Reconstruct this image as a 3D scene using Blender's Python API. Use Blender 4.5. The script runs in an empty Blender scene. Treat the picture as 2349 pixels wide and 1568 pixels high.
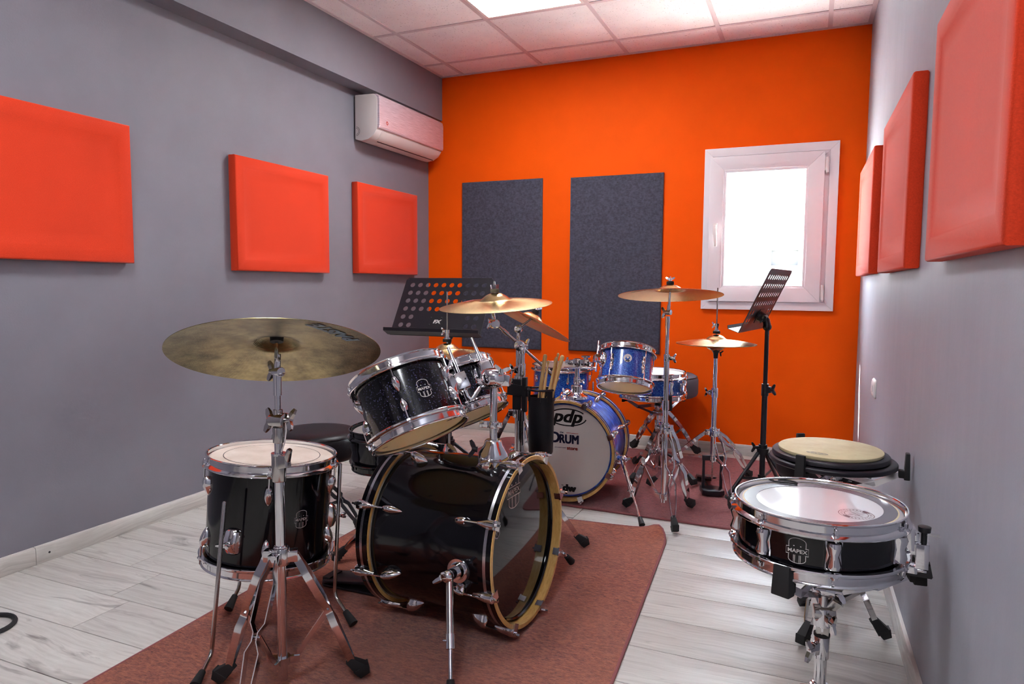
import bpy, bmesh, math, random
from mathutils import Vector as V, Matrix as M4
random.seed(7)
S = bpy.context.scene
COL = S.collection
PI = math.pi
def R(d): return math.radians(d)

# ------------------------------------------------------------------ camera
cam_d = bpy.data.cameras.new('camera'); cam = bpy.data.objects.new('camera', cam_d); COL.objects.link(cam)
cam_d.sensor_width = 36; cam_d.lens = 1598.0 * 36 / 2349; cam_d.clip_start = .02
cam.matrix_world = M4(((.9181, -.0382, .3945, 0), (.3963, .0710, -.9154, 0), (.0070, .9968, .0803, 1.062), (0, 0, 0, 1)))
S.camera = cam
# ------------------------------------------------------------------ world, exposure
W = bpy.data.worlds.new('sky'); S.world = W; W.use_nodes = True
wn = W.node_tree.nodes; wl = W.node_tree.links
bg = wn['Background']; bg.inputs[0].default_value = (.76, .88, 1, 1); bg.inputs[1].default_value = 30.0
sun_d = bpy.data.lights.new('sun', 'SUN'); sun_d.energy = 190; sun_d.angle = R(.6); sun_d.color = (1, .97, .92)
sun = bpy.data.objects.new('sun', sun_d); COL.objects.link(sun); sun.rotation_euler = V((.285, -.19, -.50)).to_track_quat('-Z', 'Y').to_euler(); sun.location = (-6, 8, 12)
S.view_settings.view_transform = 'Standard'; S.view_settings.look = 'None'
S.view_settings.gamma = 1; S.view_settings.use_curve_mapping = False
S.view_settings.exposure = 0.76
LAMP = 24          # strength of the ceiling light diffusers
try:
    S.cycles.use_denoising = True; S.cycles.filter_width = 1.1
    S.cycles.max_bounces = 14; S.cycles.diffuse_bounces = 9; S.cycles.glossy_bounces = 6; S.cycles.transparent_max_bounces = 12
    S.cycles.caustics_reflective = False; S.cycles.sample_clamp_indirect = 0
except Exception: pass

# ------------------------------------------------------------------ materials
def lin(c):
    return tuple(((x / 255) / 12.92 if x / 255 <= .04045 else ((x / 255 + .055) / 1.055) ** 2.4) for x in c) + (1,)
def mat(name, rgb, rough=.5, metal=0, coat=0, spec=.5, sheen=0):
    m = bpy.data.materials.new(name); m.use_nodes = True
    b = m.node_tree.nodes['Principled BSDF']
    b.inputs['Base Color'].default_value = lin(rgb); b.inputs['Roughness'].default_value = rough
    b.inputs['Metallic'].default_value = metal; b.inputs['Coat Weight'].default_value = coat
    b.inputs['Coat Roughness'].default_value = .04
    b.inputs['Specular IOR Level'].default_value = spec; b.inputs['Sheen Weight'].default_value = sheen
    b.inputs['Sheen Roughness'].default_value = .4
    return m
class NT:
    def __init__(s, m): s.t = m.node_tree; s.n = s.t.nodes; s.l = s.t.links; s.b = s.n.get('Principled BSDF')
    def new(s, kind, **kw):
        x = s.n.new('ShaderNode' + kind)
        for k, v in kw.items():
            if hasattr(x, k) and k not in ('Scale',): setattr(x, k, v)
            else: x.inputs[k].default_value = v
        return x
    def link(s, a, b): s.l.new(a, b)
    def coord(s, scale=(1, 1, 1), rnd=0, kind='Object'):
        tc = s.new('TexCoord'); mp = s.new('Mapping'); mp.inputs['Scale'].default_value = scale
        src = tc.outputs[kind]
        if rnd:
            oi = s.new('ObjectInfo'); mu = s.new('Math', operation='MULTIPLY'); mu.inputs[1].default_value = rnd
            s.link(oi.outputs['Random'], mu.inputs[0])
            ad = s.new('VectorMath', operation='ADD'); s.link(src, ad.inputs[0]); s.link(mu.outputs[0], ad.inputs[1]); src = ad.outputs[0]
        s.link(src, mp.inputs['Vector']); return mp.outputs[0]
    def noise(s, vec, scale, detail=3, rough=.5, dist=0):
        x = s.new('TexNoise'); x.inputs['Scale'].default_value = scale; x.inputs['Detail'].default_value = detail
        x.inputs['Roughness'].default_value = rough; x.inputs['Distortion'].default_value = dist
        if vec is not None: s.link(vec, x.inputs['Vector'])
        return x
    def ramp(s, fac, stops):
        x = s.new('ValToRGB'); e = x.color_ramp.elements
        while len(e) < len(stops): e.new(.5)
        for q, (p, c) in zip(e, stops):
            q.position = p; q.color = c if len(c) == 4 else lin(c)
        s.link(fac, x.inputs[0]); return x.outputs[0]
    def mix(s, fac, a, b, mode='MIX'):
        x = s.new('Mix', data_type='RGBA', blend_type=mode)
        for sock, v in ((x.inputs[0], fac), (x.inputs[6], a), (x.inputs[7], b)):
            if hasattr(v, 'links') or hasattr(v, 'is_linked'): s.link(v, sock)
            else: sock.default_value = v
        return x.outputs[2]
    def bump(s, h, strength=.2, dist=.01):
        x = s.new('Bump'); x.inputs['Strength'].default_value = strength; x.inputs['Distance'].default_value = dist
        s.link(h, x.inputs['Height']); s.link(x.outputs[0], s.b.inputs['Normal']); return x
    def color(s, c): s.link(c, s.b.inputs['Base Color'])

def paint(name, rgb, rough, var=.06, bump=.08, spec=.5, coat=0):
    m = mat(name, rgb, rough, spec=spec, coat=coat); t = NT(m); v = t.coord()
    n = t.noise(v, 1.7, 5, .6); c = lin(rgb)
    lo = tuple(x * (1 - var) for x in c[:3]) + (1,); hi = tuple(min(1, x * (1 + var)) for x in c[:3]) + (1,)
    col = t.ramp(n.outputs[0], [(.35, lo), (.65, hi)])
    sc = t.noise(t.coord((3, 3, 9)), 6, 6, .75, 1.5)              # scuffs
    k = t.ramp(sc.outputs[0], [(.72, (0, 0, 0, 1)), (.80, (1, 1, 1, 1))])
    mm = t.new('Math', operation='MULTIPLY'); mm.inputs[1].default_value = .22; t.link(k, mm.inputs[0])
    t.color(t.mix(mm.outputs[0], col, tuple(x * .55 for x in c[:3]) + (1,)))
    f = t.noise(v, 140, 2); t.bump(f.outputs[0], bump, .004); return m
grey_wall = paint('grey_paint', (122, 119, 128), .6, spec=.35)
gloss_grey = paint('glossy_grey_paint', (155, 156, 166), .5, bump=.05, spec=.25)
t_ = NT(gloss_grey); _n = t_.noise(t_.coord((1, 8, .7)), 3, 4, .6, .6)
t_.link(t_.new('MapRange', **{'To Min': .40, 'To Max': .55}).outputs[0], t_.b.inputs['Roughness']); t_.link(_n.outputs[0], t_.n['Map Range'].inputs[0])
orange_wall = paint('orange_paint', (238, 86, 0), .7, var=.05, spec=.12)
white_paint = paint('white_ceiling_paint', (226, 220, 220), .7)
def fabric(name, rgb, scale=700, sheen=.3, var=.25):
    m = mat(name, rgb, .85, spec=.25, sheen=sheen); t = NT(m); v = t.coord()
    a = t.noise(t.coord((1, 1, 6)), scale * .35, 2); b = t.noise(t.coord((1, 6, 1)), scale * .35, 2)
    mm = t.new('Math', operation='MULTIPLY'); t.link(a.outputs[0], mm.inputs[0]); t.link(b.outputs[0], mm.inputs[1])
    big = t.noise(v, 5, 4); c = lin(rgb)
    c1 = t.ramp(mm.outputs[0], [(.12, tuple(x * (1 - var) for x in c[:3]) + (1,)), (.4, c)])
    t.color(t.mix(.25, c1, t.ramp(big.outputs[0], [(.3, tuple(x * .8 for x in c[:3]) + (1,)), (.7, c)])))
    t.bump(mm.outputs[0], .35, .002); return m
red_fabric = fabric('red_orange_fabric', (227, 62, 26), sheen=.24)
felt = fabric('charcoal_felt', (80, 80, 94), 200, .2, .6)
def wood_floor():
    m = mat('white_washed_laminate', (196, 192, 187), .38, spec=.45); t = NT(m)
    v = t.coord((1, 1, 1), 37)
    warp = t.noise(v, 2.2, 3); wv = t.new('VectorMath', operation='SCALE'); wv.inputs[3].default_value = .10
    t.link(warp.outputs[1], wv.inputs[0]); ad = t.new('VectorMath', operation='ADD'); t.link(v, ad.inputs[0]); t.link(wv.outputs[0], ad.inputs[1])
    def st(sx, sy):
        mp = t.new('Mapping'); mp.inputs['Scale'].default_value = (sx, sy, sy); t.link(ad.outputs[0], mp.inputs['Vector']); return mp.outputs[0]
    g1 = t.noise(st(2.4, 70), 1, 5, .65); g2 = t.noise(st(.9, 17), 1, 6, .6, .6); kn = t.noise(st(1.6, 8), 1, 4, .6, 1.4); cr = t.noise(st(.4, 13), 1, 2, .5, .2)
    wav = t.new('TexWave', wave_type='BANDS', bands_direction='Y'); wav.inputs['Scale'].default_value = 9; wav.inputs['Distortion'].default_value = 7
    wav.inputs['Detail'].default_value = 3; wav.inputs['Detail Scale'].default_value = .7; t.link(st(.35, 2.0), wav.inputs['Vector'])
    c = t.ramp(g1.outputs[0], [(.3, (182, 177, 172)), (.7, (206, 203, 198))])
    c = t.mix(.14, c, t.ramp(wav.outputs[1], [(.1, (172, 166, 161)), (.6, (208, 205, 200))]))
    c = t.mix(t.ramp(g2.outputs[0], [(.56, (0, 0, 0, 1)), (.72, (.62, .62, .62, 1))]), c, lin((138, 128, 124)))
    c = t.mix(t.ramp(cr.outputs[0], [(.490, (0, 0, 0, 1)), (.4985, (.26, .26, .26, 1)), (.507, (0, 0, 0, 1))]), c, lin((110, 100, 98)))
    c = t.mix(t.ramp(kn.outputs[0], [(.62, (0, 0, 0, 1)), (.74, (.80, .80, .80, 1))]), c, lin((104, 94, 91)))
    oi = t.new('ObjectInfo'); c = t.mix(1, c, t.ramp(oi.outputs['Random'], [(0, (.86, .85, .84, 1)), (1, (1, .995, .985, 1))]), 'MULTIPLY')
    t.color(c); t.bump(g1.outputs[0], .08, .003); return m
laminate = wood_floor()
dark_gap = mat('dark_subfloor', (52, 47, 44), .9)
def rug_mat(name, rgb, rgb2):
    m = mat(name, rgb, .95, spec=.1, sheen=.25); t = NT(m)
    f = t.noise(t.coord((1, 2.6, 1)), 62, 6, .85); b = t.noise(t.coord(), 2.3, 4)
    c = t.ramp(f.outputs[0], [(.36, tuple(x * .25 for x in lin(rgb)[:3]) + (1,)), (.49, lin(rgb)), (.62, lin(rgb2))])
    t.color(t.mix(t.ramp(b.outputs[0], [(.4, (0, 0, 0, 1)), (.7, (.35, .35, .35, 1))]), c, lin(rgb2)))
    t.bump(f.outputs[0], .8, .006); return m
rug_a = rug_mat('russet_carpet', (150, 76, 62), (188, 114, 82))
rug_b = rug_mat('wine_red_carpet', (134, 66, 68), (158, 88, 84))
binding_m = mat('dusty_pink_binding', (136, 78, 80), .9)
chrome = mat('chrome', (222, 222, 226), .09, 1)
steel = mat('brushed_steel', (186, 184, 182), .24, 1)
dark_chrome = mat('worn_chrome', (190, 186, 184), .16, 1)
black_gloss = mat('black_lacquer', (5, 4, 8), .09, spec=.5)
black_head = mat('black_mirror_drumhead', (7, 6, 10), .05, spec=.6)
black_plastic = mat('black_plastic', (20, 18, 22), .42)
black_metal = mat('black_powder_coat', (22, 19, 27), .38, spec=.5)
rubber = mat('black_rubber', (24, 23, 25), .7)
vinyl = mat('black_vinyl', (16, 14, 18), .38, spec=.3)
t_ = NT(vinyl); _n = t_.noise(t_.coord(), 260, 3); t_.bump(_n.outputs[0], .25, .002)
seat_cloth = mat('dark_grey_seat_cloth', (74, 70, 80), .8)
maple = mat('maple', (212, 170, 96), .4, coat=.3)
t_ = NT(maple); _n = t_.noise(t_.coord((6, 6, 30)), 6, 4, .6, .4); t_.color(t_.ramp(_n.outputs[0], [(.3, (196, 150, 78)), (.7, (222, 184, 112))]))
cream = mat('cream_inlay', (214, 200, 160), .4)
silver_inlay = mat('silver_inlay', (200, 198, 204), .25, 1)
def sparkle(name, rgb, fleck, amt=.9, metal=.2, coat=1):
    m = mat(name, rgb, .25 if coat else .10, metal, coat=coat); t = NT(m)
    vo = t.new('TexVoronoi'); vo.inputs['Scale'].default_value = 420; t.link(t.coord(), vo.inputs['Vector'])
    sp = t.new('SeparateColor'); t.link(vo.outputs['Color'], sp.inputs[0])
    t.color(t.mix(t.ramp(sp.outputs[0], [(amt, (0, 0, 0, 1)), (1, (1, 1, 1, 1))]), lin(rgb), lin(fleck)))
    t.bump(sp.outputs[1], .12, .001); return m
black_sparkle = sparkle('black_sparkle_lacquer', (7, 6, 12), (80, 80, 120), .92, .0, 0)
blue_sparkle = sparkle('blue_sparkle_wrap', (4, 56, 160), (70, 150, 235), .55, .1)
def swirl():
    m = mat('blue_satin_swirl_wrap', (10, 52, 160), .30, 0, coat=.25); t = NT(m)
    n = t.noise(t.coord((1, 1, 3.2)), 9, 3, .5, 2.2)
    t.color(t.ramp(n.outputs[0], [(.38, (4, 34, 124)), (.52, (10, 62, 176)), (.66, (70, 124, 214))])); return m
blue_swirl = swirl()
blue_hoop = mat('blue_hoop_lacquer', (16, 44, 142), .2, 0, coat=.5)
head_cream = mat('cream_drumhead', (236, 224, 180), .3, spec=.5, coat=.4)
head_white = mat('white_coated_drumhead', (216, 212, 208), .42)
head_old = mat('used_coated_drumhead', (212, 198, 184), .5)
t_ = NT(head_old); _n = t_.noise(t_.coord(), 9, 5, .6); t_.color(t_.ramp(_n.outputs[0], [(.3, (196, 178, 162)), (.7, (222, 211, 199))]))
head_clear = mat('glossy_white_drumhead', (214, 212, 216), .10, spec=.7)
head_grey = mat('grey_control_ring', (92, 88, 98), .22)
def translucent(m, k):                                            # drumheads let light through
    t = NT(m); tr = t.new('BsdfTranslucent'); mx = t.new('MixShader'); mx.inputs[0].default_value = k
    c = t.b.inputs['Base Color']
    if c.is_linked: t.link(c.links[0].from_socket, tr.inputs[0])
    else: tr.inputs[0].default_value = c.default_value
    t.link(t.b.outputs[0], mx.inputs[1]); t.link(tr.outputs[0], mx.inputs[2]); t.link(mx.outputs[0], t.n['Material Output'].inputs[0])
head_plain = head_white.copy(); head_plain.name = 'white_smooth_drumhead'
for q in (head_cream, head_white): translucent(q, .66)
def bronze(name, rgb, rough, patina=0):
    m = mat(name, rgb, rough, 1); t = NT(m); t.b.inputs['Anisotropic'].default_value = .75
    tg = t.new('Tangent', direction_type='RADIAL', axis='Z'); t.link(tg.outputs[0], t.b.inputs['Tangent'])
    w = t.new('TexWave', wave_type='RINGS', rings_direction='Z'); w.inputs['Scale'].default_value = 110; w.inputs['Distortion'].default_value = .4
    t.link(t.coord(), w.inputs['Vector']); t.bump(w.outputs[1], .10, .0012)
    n = t.noise(t.coord(), 16, 6, .7); c = lin(rgb); d = tuple(x * (.35 if patina else .72) for x in c[:3]) + (1,)
    t.color(t.ramp(n.outputs[0], [(.36 if patina else .25, d), (.62, c)])); return m
bronze_dark = bronze('aged_bronze', (160, 148, 106), .27, 1)
bronze_gold = bronze('polished_bronze', (226, 200, 146), .24)
bronze_warm = bronze('lathed_bronze', (214, 168, 112), .27)
white_plastic = mat('white_plastic', (222, 216, 214), .35)
ac_plastic = mat('off_white_plastic', (214, 205, 200), .38)
def brushed():
    m = mat('brushed_silver_panel', (214, 196, 204), .30, .45); t = NT(m)
    n = t.noise(t.coord((1, 2.2, 70)), 5, 4, .6); t.color(t.ramp(n.outputs[0], [(.3, (190, 168, 178)), (.7, (230, 216, 224))])); return m
ac_front = brushed()
pvc = mat('white_window_pvc', (226, 222, 226), .3)
lacquer_white = mat('white_ink', (196, 190, 186), .5)
ink_black = mat('black_ink', (18, 16, 20), .5)
ink_navy = mat('navy_ink', (22, 26, 70), .5)
ink_red = mat('red_ink', (176, 52, 40), .5)
ink_blue = mat('slate_blue_ink', (122, 146, 160), .6)
ink_brown = mat('plum_ink', (98, 64, 74), .5)
stickwood = mat('hickory', (204, 164, 104), .5)
t_ = NT(stickwood); _n = t_.noise(t_.coord((30, 30, 3)), 8, 3); t_.color(t_.ramp(_n.outputs[0], [(.3, (186, 142, 84)), (.7, (216, 180, 124))]))
pad_rubber = mat('beige_pad_rubber', (206, 192, 148), .6)
t_ = NT(pad_rubber); _n = t_.noise(t_.coord(), 11, 5, .6); t_.color(t_.ramp(_n.outputs[0], [(.35, (196, 178, 136)), (.7, (216, 205, 166))]))
clear_plastic = mat('smoky_clear_plastic', (150, 150, 156), .1); NT(clear_plastic).b.inputs['Transmission Weight'].default_value = .8
grey_felt = mat('grey_wool_felt', (112, 104, 84), .95)
tile_white = mat('mineral_fibre_tile', (226, 216, 218), .85); t_ = NT(tile_white)
_v = t_.coord((1, 1, 1), 11); _a = t_.noise(_v, 120, 3, .6); _b = t_.noise(_v, 9, 3)
t_.color(t_.mix(t_.ramp(_a.outputs[0], [(.64, (0, 0, 0, 1)), (.70, (1, 1, 1, 1))]), t_.ramp(_b.outputs[0], [(.3, (236, 229, 230)), (.7, (241, 236, 236))]), lin((150, 136, 138)))); t_.bump(_a.outputs[0], -.4, .004)
grid_white = mat('white_ceiling_grid', (206, 192, 196), .5)
def emit(name, rgb, s):
    m = bpy.data.materials.new(name); m.use_nodes = True; t = NT(m); t.n.remove(t.b)
    e = t.new('Emission'); e.inputs[0].default_value = lin(rgb); e.inputs[1].default_value = s
    t.link(e.outputs[0], t.n['Material Output'].inputs[0]); return m
diffuser_m = emit('led_diffuser', (240, 243, 248), LAMP)
def glass():
    m = bpy.data.materials.new('window_glass'); m.use_nodes = True; t = NT(m); t.n.remove(t.b)
    tr = t.new('BsdfTransparent'); gl = t.new('BsdfGlossy'); gl.inputs['Roughness'].default_value = .02
    f = t.new('LayerWeight'); f.inputs[0].default_value = .5; mx = t.new('MixShader')
    pw = t.new('Math', operation='POWER'); pw.inputs[1].default_value = 5; t.link(f.outputs['Facing'], pw.inputs[0])
    ml = t.new('Math', operation='MULTIPLY_ADD'); ml.inputs[1].default_value = .96; ml.inputs[2].default_value = .04; t.link(pw.outputs[0], ml.inputs[0])
    t.link(ml.outputs[0], mx.inputs[0]); t.link(tr.outputs[0], mx.inputs[1]); t.link(gl.outputs[0], mx.inputs[2])
    t.link(mx.outputs[0], t.n['Material Output'].inputs[0]); return m
glass_m = glass()
render_wall = mat('pale_render', (226, 224, 218), .8); house_wall = mat('dull_house_render', (96, 95, 94), .9); shutter_m = mat('grey_shutter', (78, 76, 76), .8); stone = mat('stone_coping', (190, 193, 188), .8)

# ------------------------------------------------------------------ mesh builder
def frame(n, x=None):
    n = V(n).normalized()
    if x is not None:
        a = V(x); a = (a - n * a.dot(n)).normalized()
    elif abs(n.z) < .95: a = n.cross(V((0, 0, 1))).normalized()
    else: a = (V((1, 0, 0)) - n * n.x).normalized()
    return a, n.cross(a), n
def fmat(o, n, x=None):
    a, b, n = frame(n, x); o = V(o)
    return M4(((a.x, b.x, n.x, o.x), (a.y, b.y, n.y, o.y), (a.z, b.z, n.z, o.z), (0, 0, 0, 1)))
class MB:
    def __init__(s): s.v = []; s.f = []; s.m = []
    def add(s, vs, fs, mi=0, T=None):
        k = len(s.v); s.v += [tuple(T @ V(p)) if T is not None else tuple(p) for p in vs]
        s.f += [tuple(k + i for i in f) for f in fs]; s.m += [mi] * len(fs); return s
    def box(s, c, sz, mi=0, T=None):
        x, y, z = (d / 2 for d in sz); c = V(c)
        vs = [c + V((a * x, b * y, d * z)) for a in (-1, 1) for b in (-1, 1) for d in (-1, 1)]
        return s.add(vs, [(0, 1, 3, 2), (4, 6, 7, 5), (0, 4, 5, 1), (2, 3, 7, 6), (0, 2, 6, 4), (1, 5, 7, 3)], mi, T)
    def tbox(s, p0, p1, side, w0, h0, w1, h1, mi=0, T=None):     # tapered bar from p0 to p1, w along side
        p0 = V(p0); p1 = V(p1); d = (p1 - p0).normalized(); a = V(side); a = (a - d * a.dot(d)).normalized(); b = d.cross(a)
        vs = [p + a * (i * w / 2) + b * (j * h / 2) for p, w, h in ((p0, w0, h0), (p1, w1, h1)) for i, j in ((-1, -1), (1, -1), (1, 1), (-1, 1))]
        return s.add(vs, [(3, 2, 1, 0), (4, 5, 6, 7), (0, 1, 5, 4), (1, 2, 6, 5), (2, 3, 7, 6), (3, 0, 4, 7)], mi, T)
    def tube(s, pts, r, n=12, mi=0, T=None, caps=True, closed=False):
        pts = [V(p) for p in pts]; k = len(pts); rr = r if isinstance(r, (list, tuple)) else [r] * k
        tg = []
        for i in range(k):
            if closed: d = pts[(i + 1) % k] - pts[i - 1]
            else: d = pts[min(i + 1, k - 1)] - pts[max(i - 1, 0)]
            tg.append(d.normalized())
        a = tg[0].orthogonal().normalized(); vs = []
        for i in range(k):
            a = (a - tg[i] * a.dot(tg[i])).normalized(); b = tg[i].cross(a)
            vs += [pts[i] + (a * math.cos(2 * PI * j / n) + b * math.sin(2 * PI * j / n)) * rr[i] for j in range(n)]
        fs = []
        for i in range(k if closed else k - 1):
            q = (i + 1) % k
            fs += [(i * n + j, i * n + (j + 1) % n, q * n + (j + 1) % n, q * n + j) for j in range(n)]
        if caps and not closed: fs += [tuple(range(n - 1, -1, -1)), tuple((k - 1) * n + j for j in range(n))]
        return s.add(vs, fs, mi, T)
    def cyl(s, p0, p1, r0, r1=None, n=16, mi=0, T=None): return s.tube([p0, p1], [r0, r0 if r1 is None else r1], n, mi, T)
    def lathe(s, prof, n=48, T=None, mi=0, closed=False, mis=None):   # prof: (r, z)
        vs = []; idx = []
        for r, z in prof:
            if r <= 1e-6: idx.append([len(vs)] * n); vs.append(V((0, 0, z)))
            else:
                idx.append(list(range(len(vs), len(vs) + n)))
                vs += [V((r * math.cos(2 * PI * j / n), r * math.sin(2 * PI * j / n), z)) for j in range(n)]
        base = len(s.v); s.v += [tuple(T @ p) if T is not None else tuple(p) for p in vs]
        k = len(prof)
        for i in range(k if closed else k - 1):
            A = idx[i]; B = idx[(i + 1) % k]; m = mis[i] if mis else mi
            for j in range(n):
                f = []
                for q in (A[j], A[(j + 1) % n], B[(j + 1) % n], B[j]):
                    if q not in f: f.append(q)
                if len(f) > 2: s.f.append(tuple(base + q for q in f)); s.m.append(m)
        return s
    def ball(s, c, r, T=None, n=14, mi=0, sc=(1, 1, 1)):
        pr = [(math.sin(PI * i / 8) * 1.0, -math.cos(PI * i / 8)) for i in range(9)]
        Q = M4.Translation(V(c)) @ M4.Diagonal((r * sc[0], r * sc[1], r * sc[2], 1))
        return s.lathe([(max(a, 0) if 0 < i < 8 else 0, b) for i, (a, b) in enumerate(pr)], n, (T @ Q) if T is not None else Q, mi)
    def loft(s, rings, mi=0, T=None, caps=True):
        n = len(rings[0]); vs = [p for q in rings for p in q]; fs = []
        for i in range(len(rings) - 1):
            fs += [(i * n + j, i * n + (j + 1) % n, (i + 1) * n + (j + 1) % n, (i + 1) * n + j) for j in range(n)]
        if caps: fs += [tuple(range(n - 1, -1, -1)), tuple((len(rings) - 1) * n + j for j in range(n))]
        return s.add(vs, fs, mi, T)
    def blob(s, p0, ax, up, prof, mi=0, T=None, n=10):            # half-round body along ax on a surface; prof: (t, width, height)
        p0 = V(p0); ax = V(ax).normalized(); up = V(up).normalized(); sd = ax.cross(up); rings = []
        for t, w, h in prof:
            c = p0 + ax * t
            rg = [c + sd * (w / 2 * math.cos(PI * j / n)) + up * (h * math.sin(PI * j / n) ** .8) for j in range(n + 1)]
            rings.append(rg)
        return s.loft(rings, mi, T)
    def strip(s, pts, lat, w, t, mi=0, T=None):                   # flat bar; lat = thickness direction
        pts = [V(p) for p in pts]; lat = V(lat).normalized(); rings = []
        for i, p in enumerate(pts):
            d = (pts[min(i + 1, len(pts) - 1)] - pts[max(i - 1, 0)]).normalized(); u = d.cross(lat).normalized()
            ww = w[i] if isinstance(w, (list, tuple)) else w
            rings.append([p + u * ww / 2 + lat * t / 2, p + u * ww / 2 - lat * t / 2, p - u * ww / 2 - lat * t / 2, p - u * ww / 2 + lat * t / 2])
        return s.loft(rings, mi, T)
    def prism(s, poly, o, u, v, d, mi=0, T=None):                 # polygon in (u,v) at o, pushed by vector d
        o = V(o); u = V(u); v = V(v); d = V(d); n = len(poly)
        a = [o + u * x + v * y for x, y in poly]
        return s.add(a + [p + d for p in a], [tuple(range(n - 1, -1, -1)), tuple(range(n, 2 * n))] + [(j, (j + 1) % n, n + (j + 1) % n, n + j) for j in range(n)], mi, T)
    def wing(s, p, ax, up, sz=.02, mi=0, T=None):                 # wing nut: hub along ax, two ears along +-up
        p = V(p); ax = V(ax).normalized(); up = V(up); up = (up - ax * up.dot(ax)).normalized()
        s.cyl(p, p + ax * sz * .7, sz * .38, sz * .30, 10, mi, T)
        for q in (-1, 1):
            s.tbox(p + ax * sz * .35, p + ax * sz * .75 + up * (q * sz * .7), ax.cross(up), sz * .42, sz * .5, sz * .36, sz * .55, mi, T)
            s.tbox(p + ax * sz * .75 + up * (q * sz * .7), p + ax * sz * 1.0 + up * (q * sz * 1.1), ax.cross(up), sz * .36, sz * .55, sz * .22, sz * .32, mi, T)
        return s
    def build(s, name, mats, parent=None, world=False, bevel=0, sharp=38, smooth=True):
        me = bpy.data.meshes.new(name); vs = s.v
        if world and parent is not None:
            T = root_m(parent).inverted(); vs = [tuple(T @ V(p)) for p in vs]
        me.from_pydata(vs, [], s.f)
        for m in (mats if isinstance(mats, (list, tuple)) else [mats]): me.materials.append(m)
        if any(s.m): me.polygons.foreach_set('material_index', s.m)
        bm = bmesh.new(); bm.from_mesh(me)
        bmesh.ops.recalc_face_normals(bm, faces=bm.faces)
        if bevel: bmesh.ops.bevel(bm, geom=[e for e in bm.edges if len(e.link_faces) == 2 and e.calc_face_angle(0) > .6], offset=bevel, segments=2, profile=.6, affect='EDGES', clamp_overlap=True)
        bm.to_mesh(me); bm.free()
        if smooth:
            me.polygons.foreach_set('use_smooth', [True] * len(me.polygons)); me.set_sharp_from_angle(angle=R(sharp))
        return link(name, me, parent)
def link(name, me, parent=None):
    o = bpy.data.objects.new(name, me); COL.objects.link(o)
    if parent is not None: o.parent = parent
    return o
def root_m(o):
    m = M4.Identity(4)
    while o is not None: m = o.matrix_basis @ m; o = o.parent
    return m
def tag(o, label, cat, group=None):
    o['label'] = label; o['category'] = cat
    if group: o['group'] = group
    return o
def thing(name, label, cat, loc=(0, 0, 0), T=None, group=None):
    o = bpy.data.objects.new(name, None); COL.objects.link(o); o.empty_display_size = .05
    if T is not None: o.matrix_basis = T
    else: o.location = loc
    o['kind'] = 'thing'
    return tag(o, label, cat, group)
def struct(o): o['kind'] = 'structure'; return o
def rotcopy(o, ang, parent):                                      # a copy of a part (with its sub-parts) turned about the thing's axis
    c = o.copy(); COL.objects.link(c); c.parent = parent; c.rotation_euler = (0, 0, ang)
    for ch in list(o.children):
        d = ch.copy(); COL.objects.link(d); d.parent = c
    return c
def part_of(name, parent, mb, m, **k): return mb.build(name, m, parent, **k)

# ------------------------------------------------------------------ lettering and line marks (flat print)
_DG = None
def text2d(s, size=1.0, off=0.0, shear=0.0, sx=1.0):
    cu = bpy.data.curves.new('lettering', 'FONT'); cu.body = s; cu.size = size; cu.offset = off; cu.shear = shear
    cu.align_x = 'CENTER'; cu.align_y = 'CENTER'; cu.resolution_u = 3
    o = bpy.data.objects.new('lettering', cu); COL.objects.link(o); bpy.context.view_layer.update()
    me = o.evaluated_get(bpy.context.evaluated_depsgraph_get()).to_mesh()
    vs = [(v.co.x * sx, v.co.y) for v in me.vertices]; fs = [tuple(p.vertices) for p in me.polygons]
    bpy.data.objects.remove(o); bpy.data.curves.remove(cu)
    return vs, fs
def line2d(pts, w, closed=False):
    vs = []; fs = []; k = len(pts)
    for i, p in enumerate(pts):
        a = pts[(i - 1) % k] if (closed or i) else p; b = pts[(i + 1) % k] if (closed or i < k - 1) else p
        d = V((b[0] - a[0], b[1] - a[1])).normalized(); vs += [(p[0] - d.y * w / 2, p[1] + d.x * w / 2), (p[0] + d.y * w / 2, p[1] - d.x * w / 2)]
    for i in range(k if closed else k - 1):
        q = (i + 1) % k; fs.append((2 * i, 2 * i + 1, 2 * q + 1, 2 * q))
    return vs, fs
def poly2d(pts): return list(pts), [tuple(range(len(pts)))]
def ell(cx, cy, a, b, n=40, t0=0, t1=2 * PI): return [(cx + a * math.cos(t0 + (t1 - t0) * i / n), cy + b * math.sin(t0 + (t1 - t0) * i / n)) for i in range(n + (0 if abs(t1 - t0 - 2 * PI) < 1e-6 else 1))]
def merge(*gs):
    V_ = []; F_ = []
    for v, f in gs:
        k = len(V_); V_ += v; F_ += [tuple(k + i for i in q) for q in f]
    return V_, F_
def move(g, dx=0, dy=0, s=1, rot=0):
    c, n = math.cos(rot), math.sin(rot)
    return [(dx + s * (x * c - y * n), dy + s * (x * n + y * c)) for x, y in g[0]], g[1]
def on_plane(g, name, m, parent, o, u, v, world=False):
    o = V(o); u = V(u); v = V(v); mb = MB(); mb.add([o + u * x + v * y for x, y in g[0]], g[1]); return mb.build(name, m, parent, world=world, smooth=False)
def on_cyl(g, name, m, parent, rad, ang, z):
    mb = MB(); mb.add([V((rad * math.cos(ang + x / rad), rad * math.sin(ang + x / rad), z + y)) for x, y in g[0]], g[1]); return mb.build(name, m, parent, smooth=False)
def bold(s, size, k, shear=0, sx=1.0):                            # heavier letters: the same glyphs printed side by side
    g = text2d(s, size, 0, shear, sx); return merge(*[move(g, dx, dy) for dx in (-k, 0, k) for dy in (-k * .6, k * .6)])
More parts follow.
